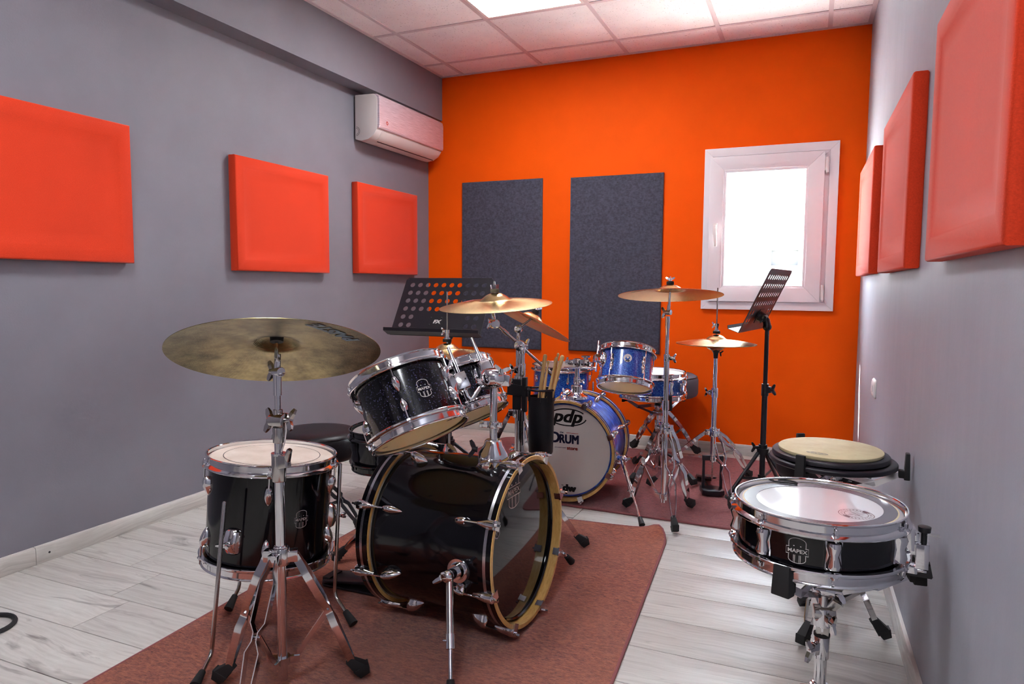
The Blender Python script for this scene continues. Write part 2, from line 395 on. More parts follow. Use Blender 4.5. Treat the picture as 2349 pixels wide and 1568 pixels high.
def crest(s):                                                     # arched maker's badge, unit height about 1.25
    w = .035
    g = [line2d([(-.40, .16), (-.40, .40)] + ell(0, .40, .40, .22, 12, PI, 0)[1:-1] + [(.40, .40), (.40, .16)], w),
         line2d([(-.52, -.20), (.52, -.20), (.52, .15), (-.52, .15)], w, True),
         line2d([(-.40, -.22), (-.40, -.44)] + ell(0, -.42, .40, .20, 12, PI, 2 * PI)[1:-1] + [(.40, -.44), (.40, -.22)], w)]
    for x in (-.16, -.10, .10, .16): g.append(line2d([(x, -.22), (x, -.60)], w * .8))
    for x in (-.16, .16): g.append(poly2d([(x - .03, .20), (x + .03, .20), (x + .03, .25), (x - .03, .25)]))
    g.append(move(text2d('MAPEX', .26, .006, 0, 1.12), 0, -.03))
    return move(merge(*g), 0, 0, s)

# ================================================================== THE ROOM
XL, YB, YF, ZC = -2.665, 4.59, -1.6, 2.568
def xr(y): return .2515 + .0153 * (YB - y)                        # the right wall runs slightly out of square
fl = struct(MB().box((-1.15, 1.5, -.06), (3.4, 6.5, .10)).build('floor', dark_gap))
PW, PL = .2015, 1.285
pm = {}
def plank(x0, x1, y0, y1):
    key = round(x1 - x0, 3)
    if key not in pm:
        o = MB().box((0, 0, -.005), (x1 - x0 - .0022, y1 - y0 - .0030, .010)).build('plank', laminate, fl, bevel=.0012); pm[key] = o.data
    else: o = link('plank', pm[key], fl)
    o.location = ((x0 + x1) / 2, (y0 + y1) / 2, 0)
row = 0; y = 1.1665 - 14 * PW
while y < YB - .01:
    x = {15: -2.065 - PL, 17: -2.327 - PL}.get(row, (-2.06 - .1 * (row % 3) - PL) if row > 13 else XL - PL * random.uniform(.05, .95)); xe = xr(y) - .002
    if row == 14: x = XL - .2
    while x < xe:
        a, b = max(x, XL), min(x + PL, xe)
        if b - a > .02: plank(a, b, y, min(y + PW, YB))
        x += PL
    y += PW; row += 1
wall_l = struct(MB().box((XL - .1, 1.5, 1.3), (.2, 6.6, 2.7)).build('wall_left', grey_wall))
mb = MB(); hx0, hx1, hz0, hz1 = -.605, .058, .975, 1.872
for x0, x1, z0, z1 in ((XL - .2, hx0, -.05, 2.65), (hx1, .6, -.05, 2.65), (hx0, hx1, -.05, hz0), (hx0, hx1, hz1, 2.65)):
    mb.box(((x0 + x1) / 2, YB + .003, (z0 + z1) / 2), (x1 - x0, .006, z1 - z0)); mb.box(((x0 + x1) / 2, YB + .113, (z0 + z1) / 2), (x1 - x0, .214, z1 - z0), 1)
struct(mb.build('wall_back', [orange_wall, render_wall]))
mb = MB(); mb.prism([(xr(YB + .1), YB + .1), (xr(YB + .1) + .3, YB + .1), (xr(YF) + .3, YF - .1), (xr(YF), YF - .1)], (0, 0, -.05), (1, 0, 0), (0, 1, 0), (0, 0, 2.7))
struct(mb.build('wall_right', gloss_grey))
struct(MB().box((-1.15, YF - .1, 1.3), (3.6, .2, 2.7)).build('wall_front', grey_wall))
dr = struct(MB().box((-1.9, YF + .012, 1.02), (.86, .03, 2.04)).build('door_1', white_plastic, bevel=.003))
MB().tube([(-1.55, YF + .03, 1.02), (-1.55, YF + .07, 1.02), (-1.67, YF + .07, 1.02)], .009).build('door_handle', chrome, dr)
struct(MB().prism([(XL - .05, 2.262), (-2.548, 2.262), (-2.548, 2.63), (XL - .05, 2.63)], (0, YF, 0), (1, 0, 0), (0, 0, 1), (0, YB - YF, 0)).build('trim_1', grey_wall))
# ceiling: slab, exposed grid, mineral tiles
ce = struct(MB().box((-1.15, 1.5, 2.68), (3.6, 6.6, .10)).build('ceiling', white_paint))
gx = [.031 - .6 * k for k in range(5)]; gy = [3.70 + .607 - .605 * k for k in range(-1, 11)]
xs = sorted([-2.548, .31] + gx); ys = sorted([YF, YB] + [q for q in gy if YF < q < YB])
LIGHTS = {(1, 9), (1, 5), (2, 2)}
tm = {}; lightcells = []
for i in range(len(xs) - 1):
    for j in range(len(ys) - 1):
        x0, x1, y0, y1 = xs[i], xs[i + 1], ys[j], ys[j + 1]
        if (-1.769 - .02 < x0 < -1.7 and abs(y1 - 3.702) < .02) or (abs(x0 + 1.769) < .02 and abs(y1 - 1.282) < .3) or (abs(x0 + .569) < .02 and abs(y1 - .07) < .31):
            lightcells.append((x0, x1, y0, y1)); continue
        key = (round(x1 - x0, 3), round(y1 - y0, 3))
        if key not in tm: o = MB().box((0, 0, 0), (key[0] - .016, key[1] - .016, .012)).build('ceiling_tile', tile_white, ce, bevel=.003); tm[key] = o.data
        else: o = link('ceiling_tile', tm[key], ce)
        o.location = ((x0 + x1) / 2, (y0 + y1) / 2, ZC + .010)
for q in gx: MB().box((q, (YF + YB) / 2, ZC + .004), (.024, YB - YF, .008)).build('grid_bar', grid_white, ce)
for q in ys[1:-1]: MB().box((-1.12, q, ZC + .0045), (2.86, .024, .008)).build('grid_bar', grid_white, ce)
MB().box((-2.536, (YF + YB) / 2, ZC + .003), (.024, YB - YF, .008)).build('edge_trim', grid_white, ce)
MB().box((-1.12, YB - .012, ZC + .003), (2.86, .024, .008)).build('edge_trim', grid_white, ce)
mb = MB(); mb.prism([(xr(YB), YB), (xr(YB) - .024, YB), (xr(YF) - .024, YF), (xr(YF), YF)], (0, 0, ZC - .001), (1, 0, 0), (0, 1, 0), (0, 0, .008)); mb.build('edge_trim', grid_white, ce)
for k, (x0, x1, y0, y1) in enumerate(lightcells):
    lb = ['square white LED ceiling panel over the drum kits, cut by the top of the photo', 'square white LED ceiling panel behind the photographer, further from the orange wall', 'square white LED ceiling panel nearest the right wall behind the photographer'][k % 3]
    t = thing('ceiling_light', lb, 'light', ((x0 + x1) / 2, (y0 + y1) / 2, ZC), group='LED ceiling panels')
    mb = MB(); cx, cy = (x0 + x1) / 2, (y0 + y1) / 2; w, h = (x1 - x0) / 2 - .012, (y1 - y0) / 2 - .012
    mb.box((0, h - .008, .006), (2 * w, .016, .012)); mb.box((0, .008 - h, .006), (2 * w, .016, .012)); mb.box((w - .008, 0, .006), (.016, 2 * h - .03, .012)); mb.box((.008 - w, 0, .006), (.016, 2 * h - .03, .012))
    mb.build('frame', white_plastic, t); MB().box((0, 0, .008), (2 * w - .03, 2 * h - .03, .004)).build('diffuser', diffuser_m, t)
# baseboards, laid in boards
def boards(name, a, b, cuts):
    a = V(a); b = V(b); d = (b - a).normalized(); L = (b - a).length; nrm = V((-d.y, d.x, 0))
    root = struct(bpy.data.objects.new(name, None)); COL.objects.link(root)
    cs = [0] + cuts + [L]
    for k in range(len(cs) - 1):
        l = cs[k + 1] - cs[k] - .0025
        mb = MB(); mb.prism([(0, 0), (.014, 0), (.014, .058), (.010, .066), (0, .068)], (-l / 2, 0, 0), (0, 1, 0), (0, 0, 1), (l, 0, 0))
        o = mb.build('board', laminate, root, bevel=.0008); p = a + d * ((cs[k] + cs[k + 1]) / 2)
        o.location = (p.x, p.y, .0); o.rotation_euler = (0, 0, math.atan2(d.y, d.x))
    return root
bl = boards('baseboard_left', (XL, YB, 0), (XL, YF, 0), [1.7, YB - 1.635])
MB().cyl((XL + .0135, 1.685, .033), (XL + .0150, 1.685, .033), .004, n=10).build('screw_hole', black_plastic, bl)
boards('baseboard_back', (xr(YB), YB, 0), (XL, YB, 0), [.9])
boards('baseboard_right', (xr(YF), YF, 0), (xr(YB), YB, 0), [2.4, 4.8])

# window
w1 = bpy.data.objects.new('window_1', None); COL.objects.link(w1); struct(w1)
def ring4(name, x0, x1, z0, z1, w, y0, y1, m, parent):
    P = [(x0, z0), (x1, z0), (x1, z1), (x0, z1)]; Q = [(x0 + w, z0 + w), (x1 - w, z0 + w), (x1 - w, z1 - w), (x0 + w, z1 - w)]
    for k in range(4):
        q = (k + 1) % 4
        MB().prism([P[k], P[q], Q[q], Q[k]], (0, y0, 0), (1, 0, 0), (0, 0, 1), (0, y1 - y0, 0)).build(name, m, parent, bevel=.0022)
ring4('outer_frame_rail', -.658, .111, .924, 1.923, .050, YB - .022, YB + .01, pvc, w1)
ring4('fixed_frame_rail', -.612, .066, .970, 1.878, .062, YB - .008, YB + .06, pvc, w1)
ring4('sash_rail', -.620, .034, .975, 1.868, .084, YB - .040, YB + .03, pvc, w1)
ring4('glazing_bead', -.538, -.048, 1.057, 1.786, .018, YB - .034, YB + .02, pvc, w1)
MB().box((-.293, YB, 1.4215), (.476, .006, .716)).build('pane', glass_m, w1)
mb = MB(); mb.box((-.580, YB - .046, 1.425), (.026, .012, .070)); mb.cyl((-.580, YB - .05, 1.438), (-.580, YB - .082, 1.438), .009); mb.tbox((-.580, YB - .078, 1.446), (-.572, YB - .080, 1.315), (1, 0, 0), .019, .012, .017, .009)
mb.build('handle', white_plastic, w1, bevel=.002)
for z in (1.785, 1.035):
    mb = MB(); mb.cyl((.048, YB - .036, z - .045), (.048, YB - .036, z + .045), .0085); mb.box((.040, YB - .024, z), (.022, .02, .07)); mb.cyl((.048, YB - .036, z - .052), (.048, YB - .036, z - .047), .006)
    mb.build('hinge', white_plastic, w1)
# the house across the yard
bld = thing('house', 'pale rendered house seen blown out through the window', 'building', (-.5, 15, 0))
mb = MB(); wx0, wx1, wz0, wz1 = -.80, -.30, 1.50, 1.80
for x0, x1, z0, z1 in ((-7, wx0, 0, 6), (wx1, 5, 0, 6), (wx0, wx1, 0, wz0), (wx0, wx1, wz1, 6)): mb.box(((x0 + x1) / 2, 15, (z0 + z1) / 2), (x1 - x0, .4, z1 - z0))
mb.build('wall', house_wall, bld, world=True)
MB().box((-.55, 14.78, 1.835), (.62, .12, .05)).build('lintel', shutter_m, bld, world=True, bevel=.01)
MB().box((-.55, 15.1, 1.65), (.5, .04, .3)).build('shutter', shutter_m, bld, world=True)
MB().box((-2, 10, -.2), (30, 10.4, .1)).build('yard', stone, bld, world=True)

# acoustic panels
def soft_panel(label, org, u, v, n, w, h, d, m, group, name='acoustic_panel', recess=True, nail=True):
    # org: lower corner on the wall; u along the wall, v up, n into the room
    t = thing(name, label, 'acoustic panel', org, group=group); u = V(u); v = V(v); n = V(n)
    def rect(i, dd): return [u * i + v * i + n * dd, u * (w - i) + v * i + n * dd, u * (w - i) + v * (h - i) + n * dd, u * i + v * (h - i) + n * dd]
    rings = [rect(.004, .001), rect(0, .006), rect(0, d - .007), rect(.0025, d - .002), rect(.007, d)]
    rings += [rect(.050, d - .0005), rect(.0575, d - .0042), rect(.11, d - .0050)] if recess else [rect(.02, d)]
    MB().loft(rings).build('fabric_cover' if recess else 'felt_board', m, t, sharp=50)
    if nail: MB().cyl(u * (w * .5) + v * (h + .003) + n * .004, u * (w * .5) + v * (h + .003) + n * .016, .003, n=8).build('nail', black_metal, t)
    return t
G = 'red fabric panels on the left wall'
for lb, y0, y1, z0 in (('red fabric acoustic panel on the left wall, cut off by the left edge', 1.351, 2.071, 1.145), ('red fabric acoustic panel in the middle of the left grey wall', 2.640, 3.357, 1.128), ('red fabric acoustic panel on the left wall under the air conditioner', 3.640, 4.351, 1.134)):
    soft_panel(lb, (XL, y0, z0), (0, 1, 0), (0, 0, 1), (1, 0, 0), y1 - y0, .565, .050, red_fabric, G)
G = 'red fabric panels on the right wall'; ru = V((-.0153, 1, 0)).normalized(); rn = V((-1, -.0153, 0)).normalized()
for lb, y0, y1, z0 in (('red fabric acoustic panel on the right wall nearest the window', 3.545, 4.33, 1.128), ('middle one of three red fabric panels on the right wall', 2.370, 3.14, 1.122), ('large looking red fabric panel on the right wall, cut by the upper right corner', 1.270, 1.985, 1.128)):
    soft_panel(lb, (xr(y0), y0, z0), ru, (0, 0, 1), rn, y1 - y0, .568, .044, red_fabric, G, nail=False)
for lb, x0, x1, z0, z1 in (('dark grey felt board on the orange wall behind the music stand', -2.376, -1.750, .613, 1.806), ('dark grey felt board on the orange wall nearer the window', -1.546, -.914, .619, 1.798)):
    t = soft_panel(lb, (x0, YB, z0), (1, 0, 0), (0, 0, 1), (0, -1, 0), x1 - x0, z1 - z0, .020, felt, 'felt boards on the orange wall', 'felt_board', False, False)
    for a in (.05, .33, (x1 - x0) - .05):
        for b in (.06, .62, 1.13): MB().cyl((a, -.0195, b), (a, -.0215, b), .0045, n=8).build('pin', black_plastic, t)

# air conditioner
ac = thing('air_conditioner', 'white split air conditioner with brushed silver front under the ceiling beam', 'air conditioner', (XL, 4.07, 1.957))
y0, y1 = 3.668, 4.478
prof = [(.012, 1.962), (.06, 1.950), (.110, 1.957), (.150, 1.980), (.172, 2.012), (.178, 2.045), (.178, 2.185), (.172, 2.210), (.150, 2.228), (.012, 2.232)]
MB().prism([(a, b) for a, b in prof], (XL, y0, 0), (1, 0, 0), (0, 0, 1), (0, y1 - y0, 0)).build('body', ac_plastic, ac, world=True, bevel=.007)
MB().box((XL + .006, (y0 + y1) / 2, 2.09), (.012, y1 - y0 - .06, .25)).build('mounting_plate', black_metal, ac, world=True)
fr = [(.150, 2.229), (.168, 2.226), (.187, 2.214), (.192, 2.190), (.192, 2.036), (.187, 2.020), (.172, 2.018)]
MB().prism(fr, (XL, y0 + .003, 0), (1, 0, 0), (0, 0, 1), (0, y1 - y0 - .006, 0)).build('front_panel', ac_front, ac, world=True, bevel=.009)
mb = MB(); mb.tbox((XL + .116, y0 + .09, 1.9575), (XL + .116, y1 - .03, 1.9575), (1, 0, .5), .006, .004, .006, .004); mb.build('air_slot', black_plastic, ac, world=True)
MB().prism([(.120, 1.9600), (.150, 1.9775), (.170, 2.010), (.172, 2.011), (.152, 1.975), (.122, 1.9575)], (XL, y0 + .06, 0), (1, 0, 0), (0, 0, 1), (0, y1 - y0 - .09, 0)).build('louver', ac_plastic, ac, world=True)
for r in (.018, .026): on_plane(line2d(ell(0, 0, r, r, 20, -PI / 2, PI / 2), .002), 'pipe_cover', black_plastic, ac, (XL + .022, y0 - .0008, 2.01), (1, 0, 0), (0, 0, 1), world=True)
g = merge(poly2d(ell(0, 0, .012, .012, 24)))
on_plane(g, 'logo', ink_red, ac, (XL + .1928, y0 + .085, 2.062), (0, 1, 0), (0, 0, 1), world=True)
on_plane(move(text2d('e', .020, .001), -.001, .001), 'logo', lacquer_white, ac, (XL + .1932, y0 + .085, 2.062), (0, 1, 0), (0, 0, 1), world=True)
# wall socket on the right wall
so = thing('wall_socket', 'small white wall socket low on the right wall', 'socket', (xr(3.46), 3.46, .62))
mb = MB()
def orect(w, h, d, r=.012): return [(sx * (w / 2 - r) + r * math.cos(a), sz * (h / 2 - r) + r * math.sin(a)) for sx, sz, a0 in ((1, 1, 0), (-1, 1, 90), (-1, -1, 180), (1, -1, 270)) for a in [R(a0 + q) for q in (0, 30, 60, 90)]]
mb.loft([[rn * d + ru * x + V((0, 0, z)) for x, z in orect(w, h, d)] for w, h, d in ((.118, .082, .001), (.118, .082, .004), (.108, .072, .010), (.09, .05, .013))])
mb.build('cover_plate', white_plastic, so); MB().prism(orect(.046, .03, 0, .006), rn * .0125, ru, (0, 0, 1), rn * .003).build('socket_insert', white_plastic, so)

# ------------------------------------------------------------------ carpets
def carpet(name, label, pts, m, cuts=None, curl=None):
    t = thing(name, label, 'rug', (sum(p[0] for p in pts) / len(pts), sum(p[1] for p in pts) / len(pts), 0))
    # rounded outline
    out = []; n = len(pts)
    for i in range(n):
        p = V(pts[i][:2]); a = V(pts[i - 1][:2]); b = V(pts[(i + 1) % n][:2]); r = pts[i][2]
        pa = p + (a - p).normalized() * r; pb = p + (b - p).normalized() * r
        for k in range(9):
            s_ = k / 8; out.append(pa * (1 - s_) ** 2 + p * 2 * s_ * (1 - s_) + pb * s_ ** 2)
    dense = []
    for i in range(len(out)):
        a = out[i]; b = out[(i + 1) % len(out)]; k = max(1, int((b - a).length / .05)); dense += [a + (b - a) * (q / k) for q in range(k)]
    cen = sum(dense, V((0, 0))) / len(dense)
    def hz(p, e):
        z = .008
        if curl:
            d = (p - V(curl[:2])).length; z += curl[2] * math.exp(-(d / curl[3]) ** 2) * e
        return z + .0005 * math.sin(p.x * 9 + p.y * 4) * math.sin(p.y * 7)
    rings = []
    for f in (1.0, .985, .96, .9, .75, .5, .25):
        rings.append([V((cen.x + (p.x - cen.x) * f, cen.y + (p.y - cen.y) * f, 0)) for p in dense])
    vs = []; fs = []; N = len(dense)
    for f, rg in zip((1, .985, .96, .9, .75, .5, .25), rings):
        vs += [V((q.x, q.y, hz(V((q.x, q.y)), max(0, (f - .85) / .15)))) for q in rg]
    for k in range(6): fs += [(k * N + j, k * N + (j + 1) % N, (k + 1) * N + (j + 1) % N, (k + 1) * N + j) for j in range(N)]
    fs.append(tuple(6 * N + j for j in range(N)))
    vs += [V((q.x, q.y, .0005)) for q in rings[0]]
    fs += [(7 * N + (j + 1) % N, 7 * N + j, j, (j + 1) % N) for j in range(N)]
    MB().add(vs, fs).build('carpet_pile', m, t, world=True)
    MB().tube([V((p.x, p.y, hz(p, 1) - .0035)) for p in dense], .0052, 8, closed=True).build('bound_edge', binding_m, t, world=True)
    return t
carpet('rug', 'russet carpet with bound edge and curled corner under the black drum kit', [(-1.70, .55, .12), (-.38, .55, .12), (-.535, 2.985, .16), (-1.80, 2.86, .10)], rug_a, curl=(-.565, 2.945, .034, .06))
carpet('rug', 'wine red carpet under the blue drum kit, reaching the orange wall', [(-1.98, 3.16, .10), (-.10, 3.12, .14), (-.155, 4.44, .13), (-1.95, 4.42, .10)], rug_b)
lp = MB(); lp.tube([(-2.300 + .075 * math.cos(R(a)), 1.258 + .075 * math.sin(R(a)), .008) for a in range(0, 360, 12)], .007, 8, closed=True)
tag(lp.build('cable_loop', rubber), 'black cable loop on the floor, cut by the left edge', 'cable')

# ================================================================== DRUM BUILDING
def ring_hoop(Rs, zt, sg):                                        # pressed metal hoop; zt = rim edge, sg = +1 when the rim points up the axis
    P = [(.0062, .034), (.0062, .003), (.0078, .0002), (.0105, 0), (.0125, .0016), (.0112, .0042), (.0088, .0065), (.0088, .0215), (.0165, .0262), (.0190, .0285), (.0190, .0328), (.0175, .0345)]
    return MB().lathe([(Rs + a, zt - sg * d) for a, d in P], 72, closed=True)
def add_lugs(t, Rs, L, angs, kind, m=None, both=True, hoop_in=.0):
    m = m or chrome
    def lug_mesh(zt, sg):                                         # rim at zt, lug hangs from it by -sg
        x0 = Rs; mb = MB(); z0 = zt - sg * .060; ax = (0, 0, -sg)
        if kind == 'teardrop': mb.blob((x0 - .002, 0, z0), ax, (1, 0, 0), [(0, .011, .013), (.004, .019, .019), (.016, .0255, .0225), (.030, .0275, .0195), (.043, .022, .014), (.052, .013, .009), (.057, .003, .004)])
        elif kind == 'teardrop_small': mb.blob((x0 - .002, 0, z0 + sg * .004), ax, (1, 0, 0), [(0, .011, .013), (.003, .018, .019), (.012, .023, .021), (.023, .0245, .018), (.033, .019, .013), (.040, .011, .008), (.044, .003, .004)])
        elif kind == 'turret': mb.blob((x0 - .002, 0, z0), ax, (1, 0, 0), [(0, .012, .012), (.004, .017, .016), (.018, .016, .015), (.022, .021, .016), (.036, .020, .014), (.044, .012, .008), (.046, .006, .003)])
        return mb
    def rod_mesh(zt, sg, zend):
        mb = MB(); x = Rs + .0148
        mb.cyl((x, 0, zt - sg * .027), (x, 0, zt - sg * .0215), .0062, n=10); mb.box((x, 0, zt - sg * .0165), (.0062, .0062, .010)); mb.ball((x, 0, zt - sg * .0115), .0036, n=8)
        mb.cyl((x, 0, zt - sg * .027), (x, 0, zend), .0026, n=8); mb.tbox((Rs + .012, 0, zt - sg * .0262), (Rs + .0215, 0, zt - sg * .031), (0, 1, 0), .016, .008, .010, .007)
        return mb
    if kind == 'hourglass':                                       # one double-ended lug carries both rods
        mb = MB(); h = min(.078, L - .075)
        mb.blob((Rs - .002, 0, L / 2 + h / 2), (0, 0, -1), (1, 0, 0), [(0, .022, .010), (.004, .030, .019), (h * .2, .031, .023), (h * .5, .0205, .0165), (h * .8, .031, .023), (h - .004, .030, .019), (h, .022, .010)])
        mb.blob((Rs - .003, 0, L / 2 + h / 2 + .004), (0, 0, -1), (1, 0, 0), [(0, .028, .004), (.006, .039, .006), (h * .5, .030, .006), (h + .002, .039, .006), (h + .008, .028, .004)])
        first = None
        for a in angs:
            if first is None:
                o = mb.build('lug', m, t); o.rotation_euler = (0, 0, a); first = o
                rod_mesh(L, 1, L / 2 + h / 2).build('tension_rod', m, o); rod_mesh(0, -1, L / 2 - h / 2).build('tension_rod', m, o)
            else: rotcopy(first, a, t)
        return
    for zt, sg in ((L, 1), (0, -1)):
        first = None
        for a in angs:
            if first is None:
                o = lug_mesh(zt, sg).build('lug', m, t); o.rotation_euler = (0, 0, a); first = o
                rod_mesh(zt, sg, zt - sg * .064).build('tension_rod', m, o)
            else: rotcopy(first, a, t)
def metal_drum(t, Rr, L, shell_m, angs, lugkind, top_m, bot_m, ring=None):
    Rs = Rr - .0125
    MB().lathe([(Rs, .014), (Rs, L - .014), (Rs - .003, L - .012), (Rs - .007, L - .016), (Rs - .007, .016), (Rs - .003, .012)], 72, closed=True, mis=[0, 1, 1, 1, 1, 0]).build('shell', [shell_m, maple], t, sharp=30)
    for nm, z, sg, m in (('batter_head', L - .010, 1, top_m), ('resonant_head', .010, -1, bot_m)):
        MB().lathe([(0, z), (Rs - .012, z), (Rs - .002, z - sg * .001), (Rs + .003, z - sg * .005), (Rs + .0045, z - sg * .013)], 72).build(nm, m, t, sharp=60)
    for z, sg in ((L, 1), (0, -1)): ring_hoop(Rs, z, sg).build('hoop', chrome, t, sharp=28)
    for z, sg in ((L, 1), (0, -1)): MB().lathe([(Rs + .0035, z - sg * .014), (Rs + .0062, z - sg * .014), (Rs + .0062, z - sg * .021), (Rs + .0035, z - sg * .021)], 72, closed=True).build('flesh_hoop', steel, t)
    add_lugs(t, Rs, L, angs, lugkind)
    return Rs
def bent_leg(name, t, p_top, p_knee, p_foot, r, m=chrome, foot=.016):
    p_top, p_knee, p_foot = V(p_top), V(p_knee), V(p_foot)
    mb = MB(); d1 = (p_knee - p_top).normalized(); d2 = (p_foot - p_knee).normalized()
    pts = [p_top, p_top + d1 * .004] + [p_knee - d1 * .022, p_knee - d1 * .008 + d2 * .002, p_knee + d2 * .010, p_knee + d2 * .024, p_foot - d2 * .03]
    rr = [r * .6, r, r, r, r, r, r]
    mb.tube(pts, rr, 10); o = mb.build(name, m, t, world=True)
    f = MB(); f.cyl(p_foot - d2 * .05, p_foot - V((0, 0, 0)) + V((0, 0, .002)), foot * .58, foot * .9, 12); f.build('rubber_foot', rubber, o, world=True)
    return o
def tom_bracket(t, Rs, z, ang, m=chrome):
    mb = MB(); mb.blob((Rs - .002, 0, z + .036), (0, 0, -1), (1, 0, 0), [(0, .03, .010), (.006, .046, .018), (.036, .052, .030), (.066, .046, .018), (.072, .03, .010)])
    o = mb.build('mount_bracket', m, t); o.rotation_euler = (0, 0, ang)
    MB().wing((Rs + .028, .0, z), (1, 0, 0), (0, 1, 0), .020).build('wing_screw', m, o)
    return o
# ---- bass drums: local axis z runs from the pedal side (0) to the audience side (L)
def bass_drum(t, Rh, L, shell_m, hoop_m, inlay_m, head_m, angs, edge_m=maple, hw=.042):
    ri = Rh - .013; Rs = ri - .006
    MB().lathe([(Rs, .03), (Rs, L - .03), (Rs - .004, L - .026), (Rs - .008, L - .030), (Rs - .008, .03), (Rs - .004, .026)], 96, closed=True).build('shell', shell_m, t, sharp=30)
    for z, sg in ((L, 1), (0, -1)):
        o = MB().lathe([(ri, z), (Rh - .002, z), (Rh, z - sg * .002), (Rh, z - sg * hw), (Rh - .002, z - sg * (hw + .001)), (ri, z - sg * (hw + .001))], 96, closed=True, mis=[1, 1, 0, 0, 1, 1]).build('hoop', [hoop_m, edge_m], t, sharp=40)
        MB().lathe([(Rh + .0004, z - sg * hw * .40), (Rh + .0004, z - sg * hw * .62)], 96).build('inlay', inlay_m, o)
    for nm, z, sg, m in (('front_head', L - .032, 1, head_m), ('batter_head', .032, -1, head_white)):
        MB().lathe([(0, z), (Rs - .010, z), (Rs, z - sg * .002), (Rs + .004, z - sg * .008), (Rs + .0055, z - sg * .016)], 96).build(nm, m, t, sharp=60)
    for z, sg in ((L, 1), (0, -1)):
        first = None
        for a in angs:
            if first is not None: rotcopy(first, a, t); continue
            q = sg; mb = MB(); x = Rh
            mb.blob((x - .001, 0, z + q * .004), (0, 0, -q), (1, 0, 0), [(0, .026, .012), (.003, .031, .020), (.022, .030, .020), (.040, .020, .017), (.058, .010, .012), (.066, .007, .007)])
            mb.box((x - .006, 0, z + q * .0035), (.026, .026, .005)); mb.box((x - .0165, 0, z - q * .006), (.004, .022, .020))
            mb.cyl((x + .010, 0, z + q * .004), (x + .010, 0, z + q * .012), .0055, n=8); mb.box((x + .010, 0, z + q * .016), (.006, .006, .010))
            o = mb.build('claw_hook', chrome, t); o.rotation_euler = (0, 0, a); first = o
            MB().cyl((x + .010, 0, z - q * .05), (x + .008, 0, z - q * .094), .0027, n=8).build('tension_rod', chrome, o)
            lm = MB().blob((Rs - .002, 0, z - q * .088), (0, 0, -q), (1, 0, 0), [(0, .014, .020), (.004, .022, .034), (.014, .028, .036), (.030, .0265, .031), (.044, .018, .021), (.056, .006, .008), (.058, .003, .003)])
            lm.build('lug', chrome, o)
    return Rs
# ---- cymbals: local z up, edge plane at 0
def cymbal(name, label, c, n, r, m, bell=.062, bh=.024, bow=.026, cat='cymbal', group=None, mark=None, x=None):
    t = thing(name, label, cat, T=fmat(c, n, x), group=group)
    top = []
    for k in range(15):
        q = k / 14; rr = r - (r - bell) * q; top.append((rr, bow * (1 - (rr / r) ** 2) * 1.0))
    zb = top[-1][1]
    for k in range(1, 8):
        q = k / 7; rr = bell * (1 - q) + .007 * q; top.append((rr, zb + bh * math.sin(PI / 2 * min(1, q * 1.05)) ** .9))
    bot = [(a, b - .0014) for a, b in reversed(top)]
    MB().lathe([(r, -.0007)] + top + bot, 96, closed=True).build('bow', m, t, sharp=50)
    return t, (lambda rr: bow * (1 - (rr / r) ** 2))
def ground(x, y): return .0085 if (-1.81 < x < -.50 and .5 < y < 2.93) or (-1.99 < x < -.12 and 3.12 < y < 4.45) else 0.0
